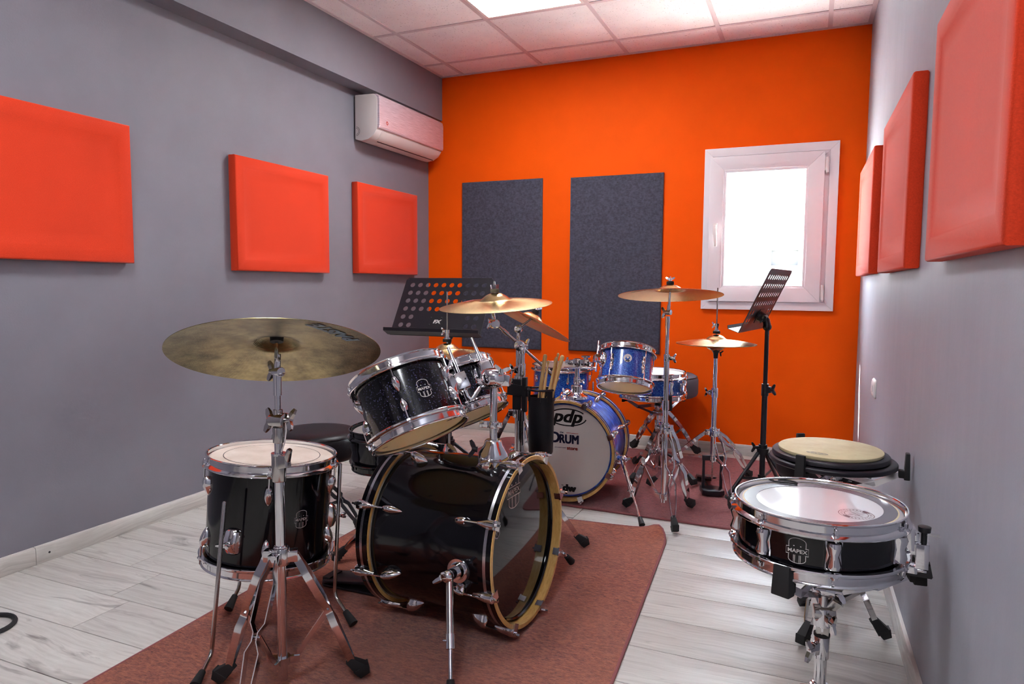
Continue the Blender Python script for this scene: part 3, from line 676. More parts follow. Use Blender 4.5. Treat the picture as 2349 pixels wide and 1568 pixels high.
# ---- stands: all points are world points, the thing's Empty sits at the foot of its tube
LEGW = [(0, .008), (.08, .010), (.16, .019), (.44, .019), (.50, .006), (.56, .006), (.63, .018), (.86, .013), (1, .005)]
def tripod(t, p, zc, zl, feet, rt=.0125, strip=.018, m=chrome, double=True, foot=(.022, .030, .062), low=True, spread=1.0, fm=rubber):
    px, py = p; legs = []
    mb = MB(); mb.cyl((px, py, zc - .030), (px, py, zc + .014), rt + .009, n=20); mb.cyl((px, py, zc + .014), (px, py, zc + .020), rt + .004, n=20)
    for fx, fy in feet:
        d = V((fx - px, fy - py, 0)).normalized(); mb.box((0, 0, 0), (.030, .026, .030), T=fmat((px, py, zc - .008), (0, 0, 1), d) @ M4.Translation((rt + .014, 0, 0)))
    mb.build('leg_collar', m, t, world=True, bevel=.002)
    for fx, fy in feet:
        d = V((fx - px, fy - py, 0)); rf = d.length; d.normalize(); lat = V((-d.y, d.x, 0)); P0 = V((px, py, 0))
        def pt(q):
            r_ = rt + .022 + (rf - .02 - rt - .022) * q; z = zc - .008 + (.052 - zc + .008) * q
            bow = .055 * rf * math.sin(PI * min(1, q * 1.0)) * 1.2
            return P0 + d * (r_ + bow * .35) + V((0, 0, z + bow * .75))
        g0 = ground(fx, fy)
        lb = MB()
        for sg in ((-1, 1) if double else (0,)):
            pts = [pt(q) + lat * (sg * w * spread) for q, w in LEGW]
            lb.strip(pts, lat, strip, .0028)
        if double: lb.cyl(pt(.53) - lat * .011, pt(.53) + lat * .011, .004, n=8)
        lg = lb.build('leg', m, t, world=True)
        a = pt(1); e = P0 + d * (rf + .008); e.z = .014 + g0
        fb = MB(); w0, w1, hh = foot
        dd = (V((e.x, e.y, .016 + g0)) - a).normalized()
        fb.tbox(a - dd * .018, V((e.x, e.y, .024 + g0)), lat, w0 * .8, w0 * .9, w1, hh * .62); fb.tbox(V((e.x, e.y, .026 + g0)) - dd * .012, V((e.x, e.y, .012 + g0)) + d * .004, lat, w1, hh * .70, w1 * .9, hh * .45)
        for k in range(3): fb.tbox(a + dd * (.006 + .011 * k), a + dd * (.010 + .011 * k), lat, w0 * 1.03 + .002 * k, w0 * 1.10 + .003 * k, w0 * 1.03 + .002 * k, w0 * 1.12 + .003 * k)
        fb.build('rubber_foot', fm, lg, world=True, bevel=.002)
        if low:
            s0 = P0 + d * (rt + .016) + V((0, 0, zl)); MB().strip([s0, pt(.53)], lat, strip * .72, .003).build('brace', m, lg, world=True)
    if low:
        lw = MB(); lw.cyl((px, py, zl - .010), (px, py, zl + .010), rt + .006, n=18)
        for fx, fy in feet:
            d = V((fx - px, fy - py, 0)).normalized(); lw.box((0, 0, 0), (.030, .010, .018), T=fmat((px, py, zl), (0, 0, 1), d) @ M4.Translation((rt + .014, 0, 0)))
        lw.build('brace_collar', m, t, world=True)
def pole(t, p, segs, m=chrome, name='tube'):                     # segs: (z0, z1, r)
    for z0, z1, r in segs: MB().cyl((p[0], p[1], z0), (p[0], p[1], z1), r, n=20).build(name, m, t, world=True)
def clamp(t, c, r, d, m=chrome, h=.045, name='height_clamp', wing=.020):
    c = V(c); d = V(d).normalized(); mb = MB(); mb.cyl(c - V((0, 0, h / 2)), c + V((0, 0, h / 2)), r, n=18)
    mb.tbox(c, c + d * (r + .014), (0, 0, 1), h * .6, .016, h * .5, .014); o = mb.build(name, m, t, world=True, bevel=.0015)
    MB().wing(c + d * (r + .012), d, (0, 0, 1), wing).build('wing_bolt', m, o, world=True)
    return o
def cymbal_seat(t, c, n, m=chrome, felt_m=rubber, below=.05, above=.038, top=True, clear=False):
    # c: centre of the bell underside; felt below, felt and nut above, threaded rod
    c = V(c); n = V(n).normalized()
    MB().cyl(c - n * below, c + n * above, .0042, n=10).build('threaded_rod', m, t, world=True)
    MB().cyl(c - n * .016, c - n * .001, .016, .017, 20).build('felt_washer', felt_m, t, world=True)
    if top:
        MB().cyl(c + n * .004, c + n * .018, .0165, .0165, 20).build('felt_washer', grey_felt if clear else felt_m, t, world=True, bevel=.002)
        mb = MB()
        if clear: mb.cyl(c + n * .019, c + n * .034, .015, .017, 12)
        else: mb.wing(c + n * .018, n, V((1, .3, 0)), .018)
        mb.build('wing_nut', clear_plastic if clear else m, t, world=True)

# ================================================================== THE BLACK DRUM KIT
def D(*a): return [R(x) for x in a]
# bass drum
AX = V((.997, -.05, .018)).normalized(); LB = .465
TB = fmat(V((-.768, 1.934, .285)) - AX * LB, AX)
bass = thing('bass_drum', 'black lacquered bass drum with mirror black front head and maple hoop edge on russet carpet', 'bass drum', T=TB)
Rs = bass_drum(bass, .259, LB, black_gloss, black_gloss, silver_inlay, black_head, D(*[18 + 45 * k for k in range(8)]))
on_plane(crest(.085), 'maker_badge', mat('faded_gold_ink', (176, 160, 150), .5), bass, (.047, -.165, LB - .0312), (-1, 0, 0), (0, -1, 0))
g = [line2d([(-.012, -.055), (-.020, -.02), (-.014, .005), (-.006, .03), (-.002, .052), (.006, .050), (.009, .02), (.014, -.01), (.016, -.05), (.002, -.060)], .004, True), line2d([(-.004, .03), (.0, 0), (.004, -.045)], .003), line2d([(.004, .02), (.008, -.02), (.012, -.045)], .004), line2d([(-.012, -.02), (-.006, -.04), (0, -.052)], .004)]
on_plane(merge(*g), 'sticker', mat('pink_grey_sticker', (150, 140, 150), .6), bass, (.159, -.113, LB - .0312), (-1, 0, 0), (0, -1, 0))
def spur(t, root, knee, foot, split, r=.0105):
    root, knee, foot = V(root), V(knee), V(foot); d = (foot - knee).normalized(); m_ = knee + (foot - knee) * split
    o = MB().cyl(knee, m_, r, n=16).build('spur_leg', dark_chrome, t, world=True)
    mb = MB(); mb.cyl(m_ - d * .034, m_ + d * .003, r + .002, n=16); mb.cyl(m_, foot - d * .02, r * .52, n=12); mb.cyl(m_ - d * .018, m_ - d * .018 + d.orthogonal().normalized() * .022, .0035, n=8); mb.build('spur_rod', chrome, o, world=True)
    MB().cyl(foot - d * .04, foot, .010, .014, 14).build('rubber_foot', rubber, o, world=True)
    ax = (knee - root).normalized(); mb = MB()
    mb.cyl(root - ax * .004, root + ax * .008, .036, .034, 24); mb.cyl(root + ax * .008, root + ax * .022, .026, .022, 20); mb.cyl(root + ax * .022, knee + ax * .016, .016, n=16); mb.ball(knee + ax * .010, .018)
    b = mb.build('spur_bracket', chrome, t, world=True); MB().wing(knee + ax * .018, ax + V((-.5, 0, .1)), V((-.6, -.6, -.1)), .026).build('wing_bolt', chrome, b, world=True)
ctr = TB @ V((0, 0, .34))
spur(bass, ctr + V((.0, -.238, -.025)), ctr + V((-.004, -.285, -.022)), (-.803, 1.487, .025), .62)
spur(bass, ctr + V((.0, .238, -.025)), ctr + V((-.004, .285, -.022)), (-.80, 2.44, .025), .62)
# kick pedal
kp = thing('kick_pedal', 'black kick pedal behind the black bass drum', 'pedal', (-1.40, 1.955, .012))
mb = MB(); mb.prism([(-.15, -.05), (.13, -.04), (.15, .04), (.13, .05), (-.15, .05)], (-1.385, 1.955, .012), (1, 0, 0), (0, 1, 0), (0, 0, .008)); mb.build('base_plate', black_metal, kp, world=True, bevel=.003)
MB().prism([(-.155, -.042), (-.13, -.05), (.12, -.036), (.13, .036), (-.13, .05), (-.155, .042)], (-1.39, 1.955, .040), V((.99, 0, .13)), (0, 1, 0), (0, 0, .012)).build('footboard', black_metal, kp, world=True, bevel=.004)
MB().tbox((-1.53, 1.955, .012), (-1.53, 1.955, .040), (0, 1, 0), .08, .03, .07, .03).build('heel_block', black_plastic, kp, world=True)
mb = MB()
for q in (-.055, .055): mb.tbox((-1.272, 1.955 + q, .016), (-1.272, 1.955 + q, .20), (1, 0, 0), .030, .014, .018, .012)
mb.cyl((-1.272, 1.895, .185), (-1.272, 2.015, .185), .008); mb.build('post', black_metal, kp, world=True, bevel=.002)
o = MB().cyl((-1.272, 1.955, .185), (-1.31, 1.955, .36), .004, n=10).build('beater_rod', chrome, kp, world=True)
MB().cyl((-1.335, 1.955, .352), (-1.287, 1.955, .368), .024, n=20).build('beater', grey_felt, o, world=True, bevel=.004)
# rack toms
NT_ = V((-.476, .141, .868)).normalized()
T1 = fmat((-1.043, 1.751, .617), NT_)
tom1 = thing('rack_tom', 'larger black sparkle tom tilted up in front, left of the chrome tom post', 'tom drum', T=T1, group='black rack toms')
R1 = metal_drum(tom1, .150, .219, black_sparkle, D(-138, -66, 6, 78, 150), 'teardrop_small', head_white, head_cream)
on_cyl(crest(.042), 'maker_badge', lacquer_white, tom1, R1 + .0006, R(-109), .106)
def oval_logo(s, parent, o, u, v, m=ink_black):
    on_plane(merge(poly2d(ell(0, 0, .026 * s, .010 * s, 28))), 'head_logo', m, parent, o, u, v)
    on_plane(move(text2d('e', .016 * s, .001), 0, .001), 'head_logo', head_cream, parent, V(o) - V((0, 0, .0006)), u, v)
d_ = V((.024, -.018, 0)).normalized(); oval_logo(.75, tom1, (.047, -.100, .0094), d_, V((-d_.y, d_.x, 0)) * -1)
on_plane(poly2d(ell(0, 0, .009, .004, 16)), 'head_stamp', ink_brown, tom1, (-.078, .075, .0095), d_, V((d_.y, -d_.x, 0)))
tom_bracket(tom1, R1, .115, R(-40))
T2 = fmat((-1.05, 2.11, .613), NT_)
tom2 = thing('rack_tom', 'smaller black sparkle tom behind the chrome tom post', 'tom drum', T=T2, group='black rack toms')
R2 = metal_drum(tom2, .130, .187, black_sparkle, D(-138, -66, 6, 78, 150), 'teardrop_small', head_white, head_cream)
tom_bracket(tom2, R2, .10, R(-100))
# tom holder on the bass drum
th = thing('tom_holder', 'chrome double tom post standing on the black bass drum', 'tom holder', (-.885, 1.915, .545))
px, py = -.885, 1.915
mb = MB(); mb.loft([[V((px + a * math.cos(2 * PI * k / 24), py + b * math.sin(2 * PI * k / 24), z)) for k in range(24)] for a, b, z in ((.050, .044, .512), (.050, .043, .535), (.046, .039, .552), (.030, .028, .575), (.027, .026, .588), (.022, .022, .592))])
mb.build('base_bracket', chrome, th, world=True)
MB().wing((px - .045, py - .02, .560), (-1, -.3, .1), (0, .1, 1), .024).build('wing_bolt', black_metal, th, world=True)
MB().cyl((px, py, .56), (px, py, .795), .0118, n=20).build('post', chrome, th, world=True)
mb = MB(); mb.cyl((px, py, .628), (px, py, .648), .0165, n=20); mb.box((px - .028, py - .006, .638), (.028, .018, .020)); mb.box((px + .02, py, .638), (.016, .014, .016)); mb.build('memory_lock', chrome, th, world=True, bevel=.0015)
mb = MB(); mb.loft([[V((px + a * math.cos(2 * PI * k / 24), py + b * math.sin(2 * PI * k / 24), z)) for k in range(24)] for a, b, z in ((.018, .018, .752), (.034, .032, .760), (.044, .040, .775), (.042, .038, .795), (.030, .028, .808), (.012, .012, .812))])
mb.tbox((px, py, .782), (px + .052, py + .010, .776), (0, 0, 1), .044, .046, .034, .036); mb.tbox((px, py, .772), (px - .050, py - .014, .765), (0, 0, 1), .032, .046, .026, .036)
mb.build('holder_head', chrome, th, world=True, bevel=.003)
MB().wing((px + .035, py - .02, .800), (.2, -.1, 1), (1, .2, 0), .022).build('t_bolt', chrome, th, world=True)
MB().box((px - .02, py - .016, .757), (.03, .02, .018)).build('grip_insert', black_plastic, th, world=True, bevel=.003)
for T_, Rr, zb, an, side in ((T1, R1, .115, -40, -1), (T2, R2, .10, -100, 1)):
    lp = lambda z, e=.033: T_ @ V(((Rr + e) * math.cos(R(an)), (Rr + e) * math.sin(R(an)), z))
    a = V((px - .03, py + side * .012, .768)); b = lp(.045); k = b + (a - b) * .16
    MB().tube([a, b + (a - b) * .22, b + (a - b) * .08 + NT_ * .006, b + NT_ * .02, lp(.16), lp(.232)], [.0066] * 5 + [.0045], 12).build('l_rod', chrome, th, world=True)
    c = lp(.115); mb = MB(); ax = (T_.to_3x3() @ V((math.cos(R(an)), math.sin(R(an)), 0)))
    mb.tbox(c - NT_ * .026, c + NT_ * .026, ax, .040, .044, .036, .040); mb.build('rod_clamp', chrome, th, world=True, bevel=.004)
# floor tom
TF = fmat((-1.506, 1.611, .227), (.046, .051, .998))
ft = thing('floor_tom', 'black lacquered floor tom on three chrome legs beside the throne', 'floor tom', T=TF)
RF = metal_drum(ft, .190, .329, black_gloss, D(-122, -50, 22, 94, 166), 'teardrop', head_old, head_cream)
on_plane(line2d(ell(0, 0, .139, .139, 72), .0022, True), 'ring_line', ink_black, ft, (0, 0, .3197), (1, 0, 0), (0, 1, 0))
on_cyl(crest(.041), 'maker_badge', lacquer_white, ft, RF + .0006, R(-18.9), .166)
for an, z, a, b, c in ((-80, .107, (-1.437, 1.383, .478), (-1.478, 1.362, .050), (-1.432, 1.262, .022)), (36, .133, (-1.318, 1.728, .515), (-1.348, 1.730, .090), (-1.258, 1.705, .022)), (157, .12, (-1.715, 1.700, .47), (-1.700, 1.690, .070), (-1.682, 1.622, .022))):
    tom_bracket(ft, RF, z, R(an)); bent_leg('leg', ft, a, b, c, .0058, dark_chrome)
# snare behind the toms
TS = fmat((-1.432, 2.25, .378), (-.06, -.03, 1))
ks = thing('snare_drum', 'black snare drum behind the tilted tom, low beside the throne', 'snare drum', T=TS)
RsK = .185 - .0125
MB().lathe([(RsK, .014), (RsK, .141), (RsK - .007, .139), (RsK - .007, .016)], 64, closed=True).build('shell', black_gloss, ks, sharp=30)
for nm, z, sg, m in (('batter_head', .144, 1, head_white), ('resonant_head', .010, -1, head_cream)): MB().lathe([(0, z), (RsK - .004, z), (RsK + .004, z - sg * .008)], 64).build(nm, m, ks)
for z, sg in ((.155, 1), (0, -1)): ring_hoop(RsK, z, sg).build('hoop', black_gloss, ks, sharp=28)
MB().lathe([(0, .1452), (.055, .1452), (.055, .1447), (0, .1447)], 40).build('centre_dot', head_clear, ks)
add_lugs(ks, RsK, .155, D(-170, -125, -80, -35, 10, 55, 100, 145), 'hourglass', black_metal)
mb = MB(); mb.box((RsK + .014, 0, .085), (.026, .03, .06)); mb.box((RsK + .026, 0, .06), (.012, .02, .05)); o = mb.build('strainer', black_metal, ks, bevel=.003); o.rotation_euler = (0, 0, R(-2))
# snare basket stands
def snare_stand(name, label, p, zb, rad, arms, feet, zc, zl, rt=.0115, grip=.05, gw=.030, tops=None, m=chrome, foot=(.024, .030, .055)):
    t = thing(name, label, 'drum stand', (p[0], p[1], 0)); px, py = p
    tripod(t, p, zc, zl, feet, rt, .016, m, True, foot)
    pole(t, p, ((max(.03, zl - .03), zb - .13, rt), (zb - .15, zb - .085, rt - .003)), m)
    clamp(t, (px, py, zb - .14), rt + .006, (.5, -.85, 0), m)
    hub = V((px, py, zb - .075)); mb = MB(); mb.cyl(hub - V((.024, 0, 0)), hub + V((.024, 0, 0)), .017, n=18); mb.cyl(hub - V((0, 0, .01)), hub + V((0, 0, .032)), .011, n=14); mb.cyl(hub + V((0, 0, .026)), hub + V((0, 0, .040)), .022, n=16)
    o = mb.build('tilter', m, t, world=True, bevel=.0015); MB().wing(hub + V((.024, 0, 0)), (1, 0, 0), (0, .4, 1), .022).build('wing_bolt', m, o, world=True)
    MB().cyl((px, py, zb - .032), (px, py, zb - .014), .020, .017, 14).build('basket_nut', black_plastic, t, world=True)
    for a in arms:
        d = V((math.cos(R(a)), math.sin(R(a)), 0)); lat = V((-d.y, d.x, 0)); c = V((px, py, 0)); zz = (tops or {}).get(a, zb)
        A = c + d * .016 + V((0, 0, zb - .034)); B = c + d * (rad * .62) + V((0, 0, zb - .052)); C_ = c + d * (rad + .004) + V((0, 0, zb - .008))
        ar = MB(); ar.strip([A, B, C_ + d * .006], lat, [.018, .020, .014], .004); ar.strip([c + d * .014 + V((0, 0, zb - .085)), B], lat, .012, .004)
        ar = ar.build('basket_arm', m, t, world=True)
        g = MB(); e = c + d * (rad + .014); g.tbox(e + V((0, 0, zb - .030)), e + V((0, 0, zz + grip)), lat, gw, .016 + (gw - .03), gw * .88, .011 + (gw - .03)); g.tbox(e - d * .022 + V((0, 0, zb - .014)), e + V((0, 0, zb - .014)), lat, gw * .93, .022, gw * .93, .022)
        g.build('rubber_grip', rubber, ar, world=True, bevel=.003)
    return t
snare_stand('snare_stand', 'chrome snare stand under the black snare behind the toms', (-1.43, 2.25), .372, .180, (-75, 45, 165), ((-1.215, 2.31), (-1.62, 2.10), (-1.60, 2.37)), .20, .08)
# throne
def throne(label, c, zt, r, h, feet, zc, zl, m_leg, seat_m, rt=.014, band=None, double=True):
    t = thing('drum_throne', label, 'drum stool', (c[0], c[1], 0))
    prof = [(0, zt), (r * .62, zt - .002), (r * .86, zt - .008), (r * .955, zt - .020), (r, zt - .042), (r, zt - h + .024), (r * .97, zt - h + .008), (r * .90, zt - h), (0, zt - h)]
    q = [(a, b) for a, b in prof]
    T = M4.Translation((c[0], c[1], 0)); k = MB().lathe(q, 56); k.v = [tuple(T @ V(p)) for p in k.v]; se = k.build('seat', seat_m, t, world=True, sharp=60)
    MB().tube([(c[0] + r * .962 * math.cos(2 * PI * j / 56), c[1] + r * .962 * math.sin(2 * PI * j / 56), zt - .0225) for j in range(56)], .0028, 6, closed=True).build('piping', vinyl, se, world=True)
    MB().cyl((c[0], c[1], zt - h - .012), (c[0], c[1], zt - h), .07, .09, 24).build('seat_plate', black_metal, t, world=True)
    pole(t, c, ((zl - .02, zt - h - .01, rt),), m_leg); clamp(t, (c[0], c[1], zc + .05), rt + .006, (.6, -.8, 0), m_leg)
    tripod(t, c, zc, zl, feet, rt, .02, m_leg, double, (.030, .036, .066)); return t
throne('round black vinyl drum stool behind the black floor tom', (-2.005, 2.46), .425, .192, .125, ((-1.725, 2.40), (-2.17, 2.68), (-2.13, 2.20)), .20, .07, black_metal, vinyl)

# front ride stand and cymbal
cs = thing('cymbal_stand', 'chrome cymbal stand nearest the camera in front of the black floor tom', 'cymbal stand', (-1.236, 1.370, 0)); P = (-1.236, 1.370)
tripod(cs, P, .372, .085, ((-1.078, 1.490), (-1.395, 1.318), (-1.190, 1.165)), .0135, .019)
pole(cs, P, ((.032, .575, .0125), (.575, .665, .0105)), chrome)
mb = MB(); mb.cyl((P[0], P[1], .560), (P[0], P[1], .628), .0175, .0185, 20); mb.tbox((P[0], P[1], .612), (P[0] + .040, P[1] - .012, .618), (0, 0, 1), .040, .026, .030, .018); mb.tbox((P[0] + .036, P[1] - .012, .620), (P[0] + .050, P[1] - .016, .652), (0, 1, 0), .012, .018, .012, .010)
o = mb.build('quick_clamp', dark_chrome, cs, world=True, bevel=.003); MB().cyl((P[0], P[1], .628), (P[0], P[1], .634), .019, n=20).build('clamp_ring', chrome, o, world=True)
hub = V((P[0], P[1], .716)); mb = MB(); mb.cyl(hub + V((-.020, .004, 0)), hub + V((.030, -.004, .004)), .0195, n=20); mb.cyl((P[0], P[1], .660), (P[0], P[1], .70), .014, n=16); mb.cyl(hub + V((.0, 0, 0)), hub + V((0, 0, .03)), .012, n=14)
o = mb.build('boom_joint', dark_chrome, cs, world=True, bevel=.002)
MB().wing(hub + V((-.018, .004, 0)), (-1, .1, -.1), (0, .25, 1), .027).build('wing_bolt', dark_chrome, o, world=True); MB().wing(hub + V((.03, -.004, .004)), (1, -.1, .2), (0, .5, 1), .025).build('wing_bolt', dark_chrome, o, world=True)
MB().tube([hub + V((.036, -.012, .0)), hub + V((.040, -.016, -.02)), hub + V((.034, -.016, -.05)), hub + V((.02, -.012, -.075))], .0018, 8).build('cable_tie', white_plastic, cs, world=True)
pole(cs, P, ((.72, .782, .0078), (.782, .845, .0105)), chrome, 'upper_tube')
tl = V((P[0], P[1], .842)); mb = MB(); mb.cyl(tl + V((-.010, .003, 0)), tl + V((.016, -.003, 0)), .0125, n=18); mb.cyl(tl, tl + V((.002, .002, .045)), .0085, .0075, 14)
o = mb.build('tilter', chrome, cs, world=True, bevel=.0012); MB().wing(tl + V((-.010, .003, 0)), (-1, .1, 0), (0, .1, 1), .022).build('wing_bolt', dark_chrome, o, world=True)
CN = V((-.232, .317, .92)).normalized(); CC = V((-1.217, 1.348, .891)); hubc = CC + CN * .046
MB().tube([tl + V((.002, .002, .03)), hubc - CN * .055, hubc - CN * .03], [.0072, .0052, .0045], 12).build('cymbal_arm', chrome, cs, world=True)
cymbal_seat(cs, hubc, CN, chrome, rubber, .04, .045)
c1, bw = cymbal('ride_cymbal', 'large aged bronze cymbal seen from below, tilted over the black floor tom', CC, CN, .254, bronze_dark, .060, .022, .026, group=None)
def cymbal_mark(t, txt, m, size, mid, u, r, bow, under=True, off=.004, sx=1.0, shear=0):
    vs, fs = text2d(txt, size, off, shear, sx); u = V(u).normalized(); v = V((u.y, -u.x)) if under else V((-u.y, u.x))
    P_ = []
    for x, y in vs:
        q = V(mid) + u * x + v * y; z = bow * (1 - (q.length / r) ** 2); P_.append(V((q.x, q.y, z + (-.0026 if under else .0011))))
    MB().add(P_, fs).build('lettering', m, t, smooth=False)
cymbal_mark(c1, 'PAISTE', ink_blue, .050, (.143, -.135), (-.101, -.144), .254, .026, True, .003, 1.05)
c1['label'] = 'large aged bronze cymbal seen from below with blue lettering, over the black floor tom'

# boom stand, crash cymbal, stick bag
bs = thing('boom_stand', 'chrome boom cymbal stand carrying the black stick bag', 'cymbal stand', (-1.035, 2.50, 0)); P = (-1.035, 2.50)
tripod(bs, P, .30, .085, ((-.815, 2.632), (-1.20, 2.635), (-1.02, 2.26)), .0125, .018)
pole(bs, P, ((.03, .560, .0125), (.56, .735, .0105), (.735, .815, .0118)), chrome)
MB().cyl((P[0], P[1], .535), (P[0], P[1], .578), .0165, n=20).build('height_clamp', chrome, bs, world=True); clamp(bs, (P[0], P[1], .735), .0155, (-1, -.25, 0), chrome, .05)
j = V((P[0], P[1] - .02, .832)); mb = MB(); mb.cyl((P[0], P[1], .80), (P[0], P[1], .826), .015, n=18); mb.cyl(j + V((-.006, .02, 0)), j + V((.004, -.016, 0)), .0205, n=20); o = mb.build('boom_joint', chrome, bs, world=True, bevel=.002)
MB().wing(j + V((.01, .02, .0)), (.3, 1, 0), (.2, 0, 1), .022).build('wing_bolt', chrome, o, world=True)
bh_, bl_ = V((-1.100, 2.415, .912)), V((-.927, 2.62, .688))
mb = MB(); mb.cyl(bh_, bl_, .0055, n=12); dd = (bl_ - bh_).normalized(); mb.cyl(bh_ + dd * .03, bh_ + dd * .055, .0085, n=12); mb.cyl(bl_ - dd * .055, bl_, .0085, n=12); mb.build('boom_arm', steel, bs, world=True)
tp = V((-1.107, 2.40, .918)); mb = MB(); mb.cyl(tp + V((-.012, .008, 0)), tp + V((.010, -.010, 0)), .018, n=20); mb.cyl(tp, tp + V((-.010, 0, .05)), .0075, n=12); o = mb.build('tilter', chrome, bs, world=True, bevel=.002)
MB().wing(tp + V((-.02, .012, .0)), (-1, .5, 0), (.4, 0, 1), .018).build('wing_bolt', chrome, o, world=True)
C2N = V((-.021, -.113, .993)).normalized(); C2 = V((-1.105, 2.405, .988)); h2 = C2 + C2N * .045
MB().tube([tp + V((-.008, 0, .03)), h2 - C2N * .03], [.006, .0045], 10).build('cymbal_arm', chrome, bs, world=True); cymbal_seat(bs, h2, C2N, chrome, rubber, .04, .046, True, True)
c2, bw = cymbal('crash_cymbal', 'polished bronze crash cymbal with small red lettering on the boom stand', C2, C2N, .2145, bronze_gold, .058, .026, .022)
cymbal_mark(c2, 'PAISTE', ink_red, .036, (-.112, .02), (0.01, .14), .2145, .022, False, .004, .75); cymbal_mark(c2, 'pst 5', ink_red, .022, (-.083, .045), (0.01, .14), .2145, .022, False, .0, 1.2, .3)
bag = thing('stick_bag', 'black vinyl stick bag clamped to the boom stand', 'stick bag', (-.935, 2.455, .42)); bx, by = -.935, 2.455
def loop_ring(rx, ry, z, k=28): return [V((bx + rx * math.cos(2 * PI * i / k), by + ry * math.sin(2 * PI * i / k), z)) for i in range(k)]
MB().loft([loop_ring(.043, .040, .424), loop_ring(.047, .044, .432), loop_ring(.049, .046, .50), loop_ring(.050, .047, .60), loop_ring(.049, .046, .645), loop_ring(.0465, .0435, .645), loop_ring(.0465, .0435, .46), loop_ring(.02, .02, .44)]).build('pouch', vinyl, bag, world=True, sharp=50)
MB().tube(loop_ring(.051, .048, .672), .0045, 8, closed=True).build('rim_ring', black_metal, bag, world=True)
for a in (205, 285, 330, 20, 100):
    d = V((math.cos(R(a)), math.sin(R(a)), 0)); w = .020 if a != 285 else .004
    MB().strip([V((bx, by, 0)) + d * .0495 + V((0, 0, z)) for z in (.628, .655, .676)], d, .026 if a != 285 else .004, .003).build('strap', vinyl, bag, world=True)
mb = MB(); mb.tbox((-1.085, 2.476, .660), (-.985, 2.47, .655), (0, 0, 1), .046, .006, .040, .006); mb.tbox((-1.046, 2.482, .58), (-1.046, 2.482, .70), (1, 0, 0), .036, .012, .036, .012); mb.tbox((-1.012, 2.478, .575), (-1.012, 2.478, .71), (1, 0, 0), .016, .02, .016, .02); mb.tbox((-1.012, 2.474, .667), (-.98, 2.462, .670), (0, 0, 1), .018, .010, .016, .010)
mb.build('clamp_bracket', black_plastic, bag, world=True, bevel=.002)
def drumstick(label, a, b, r=.0075, tip=True, group=None):
    t = thing('drumstick', label, 'drumstick', a, group=group); a, b = V(a), V(b); d = (b - a).normalized(); L = (b - a).length
    if tip: pts = [(0, .6), (.006, 1), (L * .45, 1), (L * .80, .72), (L - .022, .42), (L - .016, .42), (L - .010, .72), (L - .004, .66), (L, .3)]
    else: pts = [(0, .45), (L * .18, .6), (L * .45, 1), (L - .006, 1), (L - .002, .8), (L, .45)]
    MB().tube([a + d * q for q, _ in pts], [r * k for _, k in pts], 14).build('stick', stickwood, t, world=True, sharp=60); return t
drumstick('wooden drumstick standing butt up alone at the left of the stick bag', (-.966, 2.452, .448), (-.917, 2.446, .806), .0078, False)
drumstick('wooden drumstick leaning to the right edge of the stick bag, butt end up', (-.947, 2.453, .448), (-.850, 2.451, .805), .0078, False)
for lb, a, b in (('shortest drumstick, its tip at the left of the bunch in the stick bag', (-.944, 2.423, .448), (-.896, 2.424, .786)),
                 ('bunched drumstick with its tip just right of the shortest one', (-.930, 2.469, .448), (-.884, 2.466, .790)),
                 ('tallest drumstick standing tip up at the back of the bunch', (-.936, 2.485, .448), (-.878, 2.481, .810)),
                 ('bunched drumstick beside the one leaning butt end up', (-.940, 2.438, .448), (-.870, 2.437, .800))):
    drumstick(lb, a, b, .0070, True, 'bunched drumsticks in the stick bag')
# second cymbal stand behind, with the cymbal tipped to the right
P = (-1.196, 2.845)
r2 = thing('cymbal_stand', 'chrome cymbal stand behind the boom stand, left of the blue bass drum', 'cymbal stand', (P[0], P[1], 0))
tripod(r2, P, .505, .20, ((-1.42, 2.755), (-1.00, 2.74), (-1.20, 3.05)), .0125, .018)
pole(r2, P, ((.18, .62, .0125), (.62, .78, .010), (.78, .845, .0075)), chrome); clamp(r2, (P[0], P[1], .64), .016, (-.8, -.5, 0))
tp = V((P[0], P[1], .872)); mb = MB(); mb.cyl(tp + V((-.002, .012, 0)), tp + V((.004, -.014, 0)), .0175, n=20); mb.cyl((P[0], P[1], .82), tp, .009, n=14); mb.build('tilter', chrome, r2, world=True, bevel=.0015)
C3N = V((.344, .294, .892)).normalized(); C3 = V((-1.138, 2.842, .902)); h3 = C3 + C3N * .043
MB().tube([tp, h3 - C3N * .02], [.0065, .0045], 10).build('cymbal_arm', dark_chrome, r2, world=True); cymbal_seat(r2, h3, C3N, chrome, rubber, .03, .036)
c3, bw = cymbal('crash_cymbal', 'bronze cymbal with black script tipped steeply right, behind the crash on the boom', C3, C3N, .192, bronze_warm, .052, .026, .020)
cymbal_mark(c3, 'Zildjian', ink_black, .038, (.088, -.078), (.8, .6), .192, .020, True, .0, 1.2, .4)

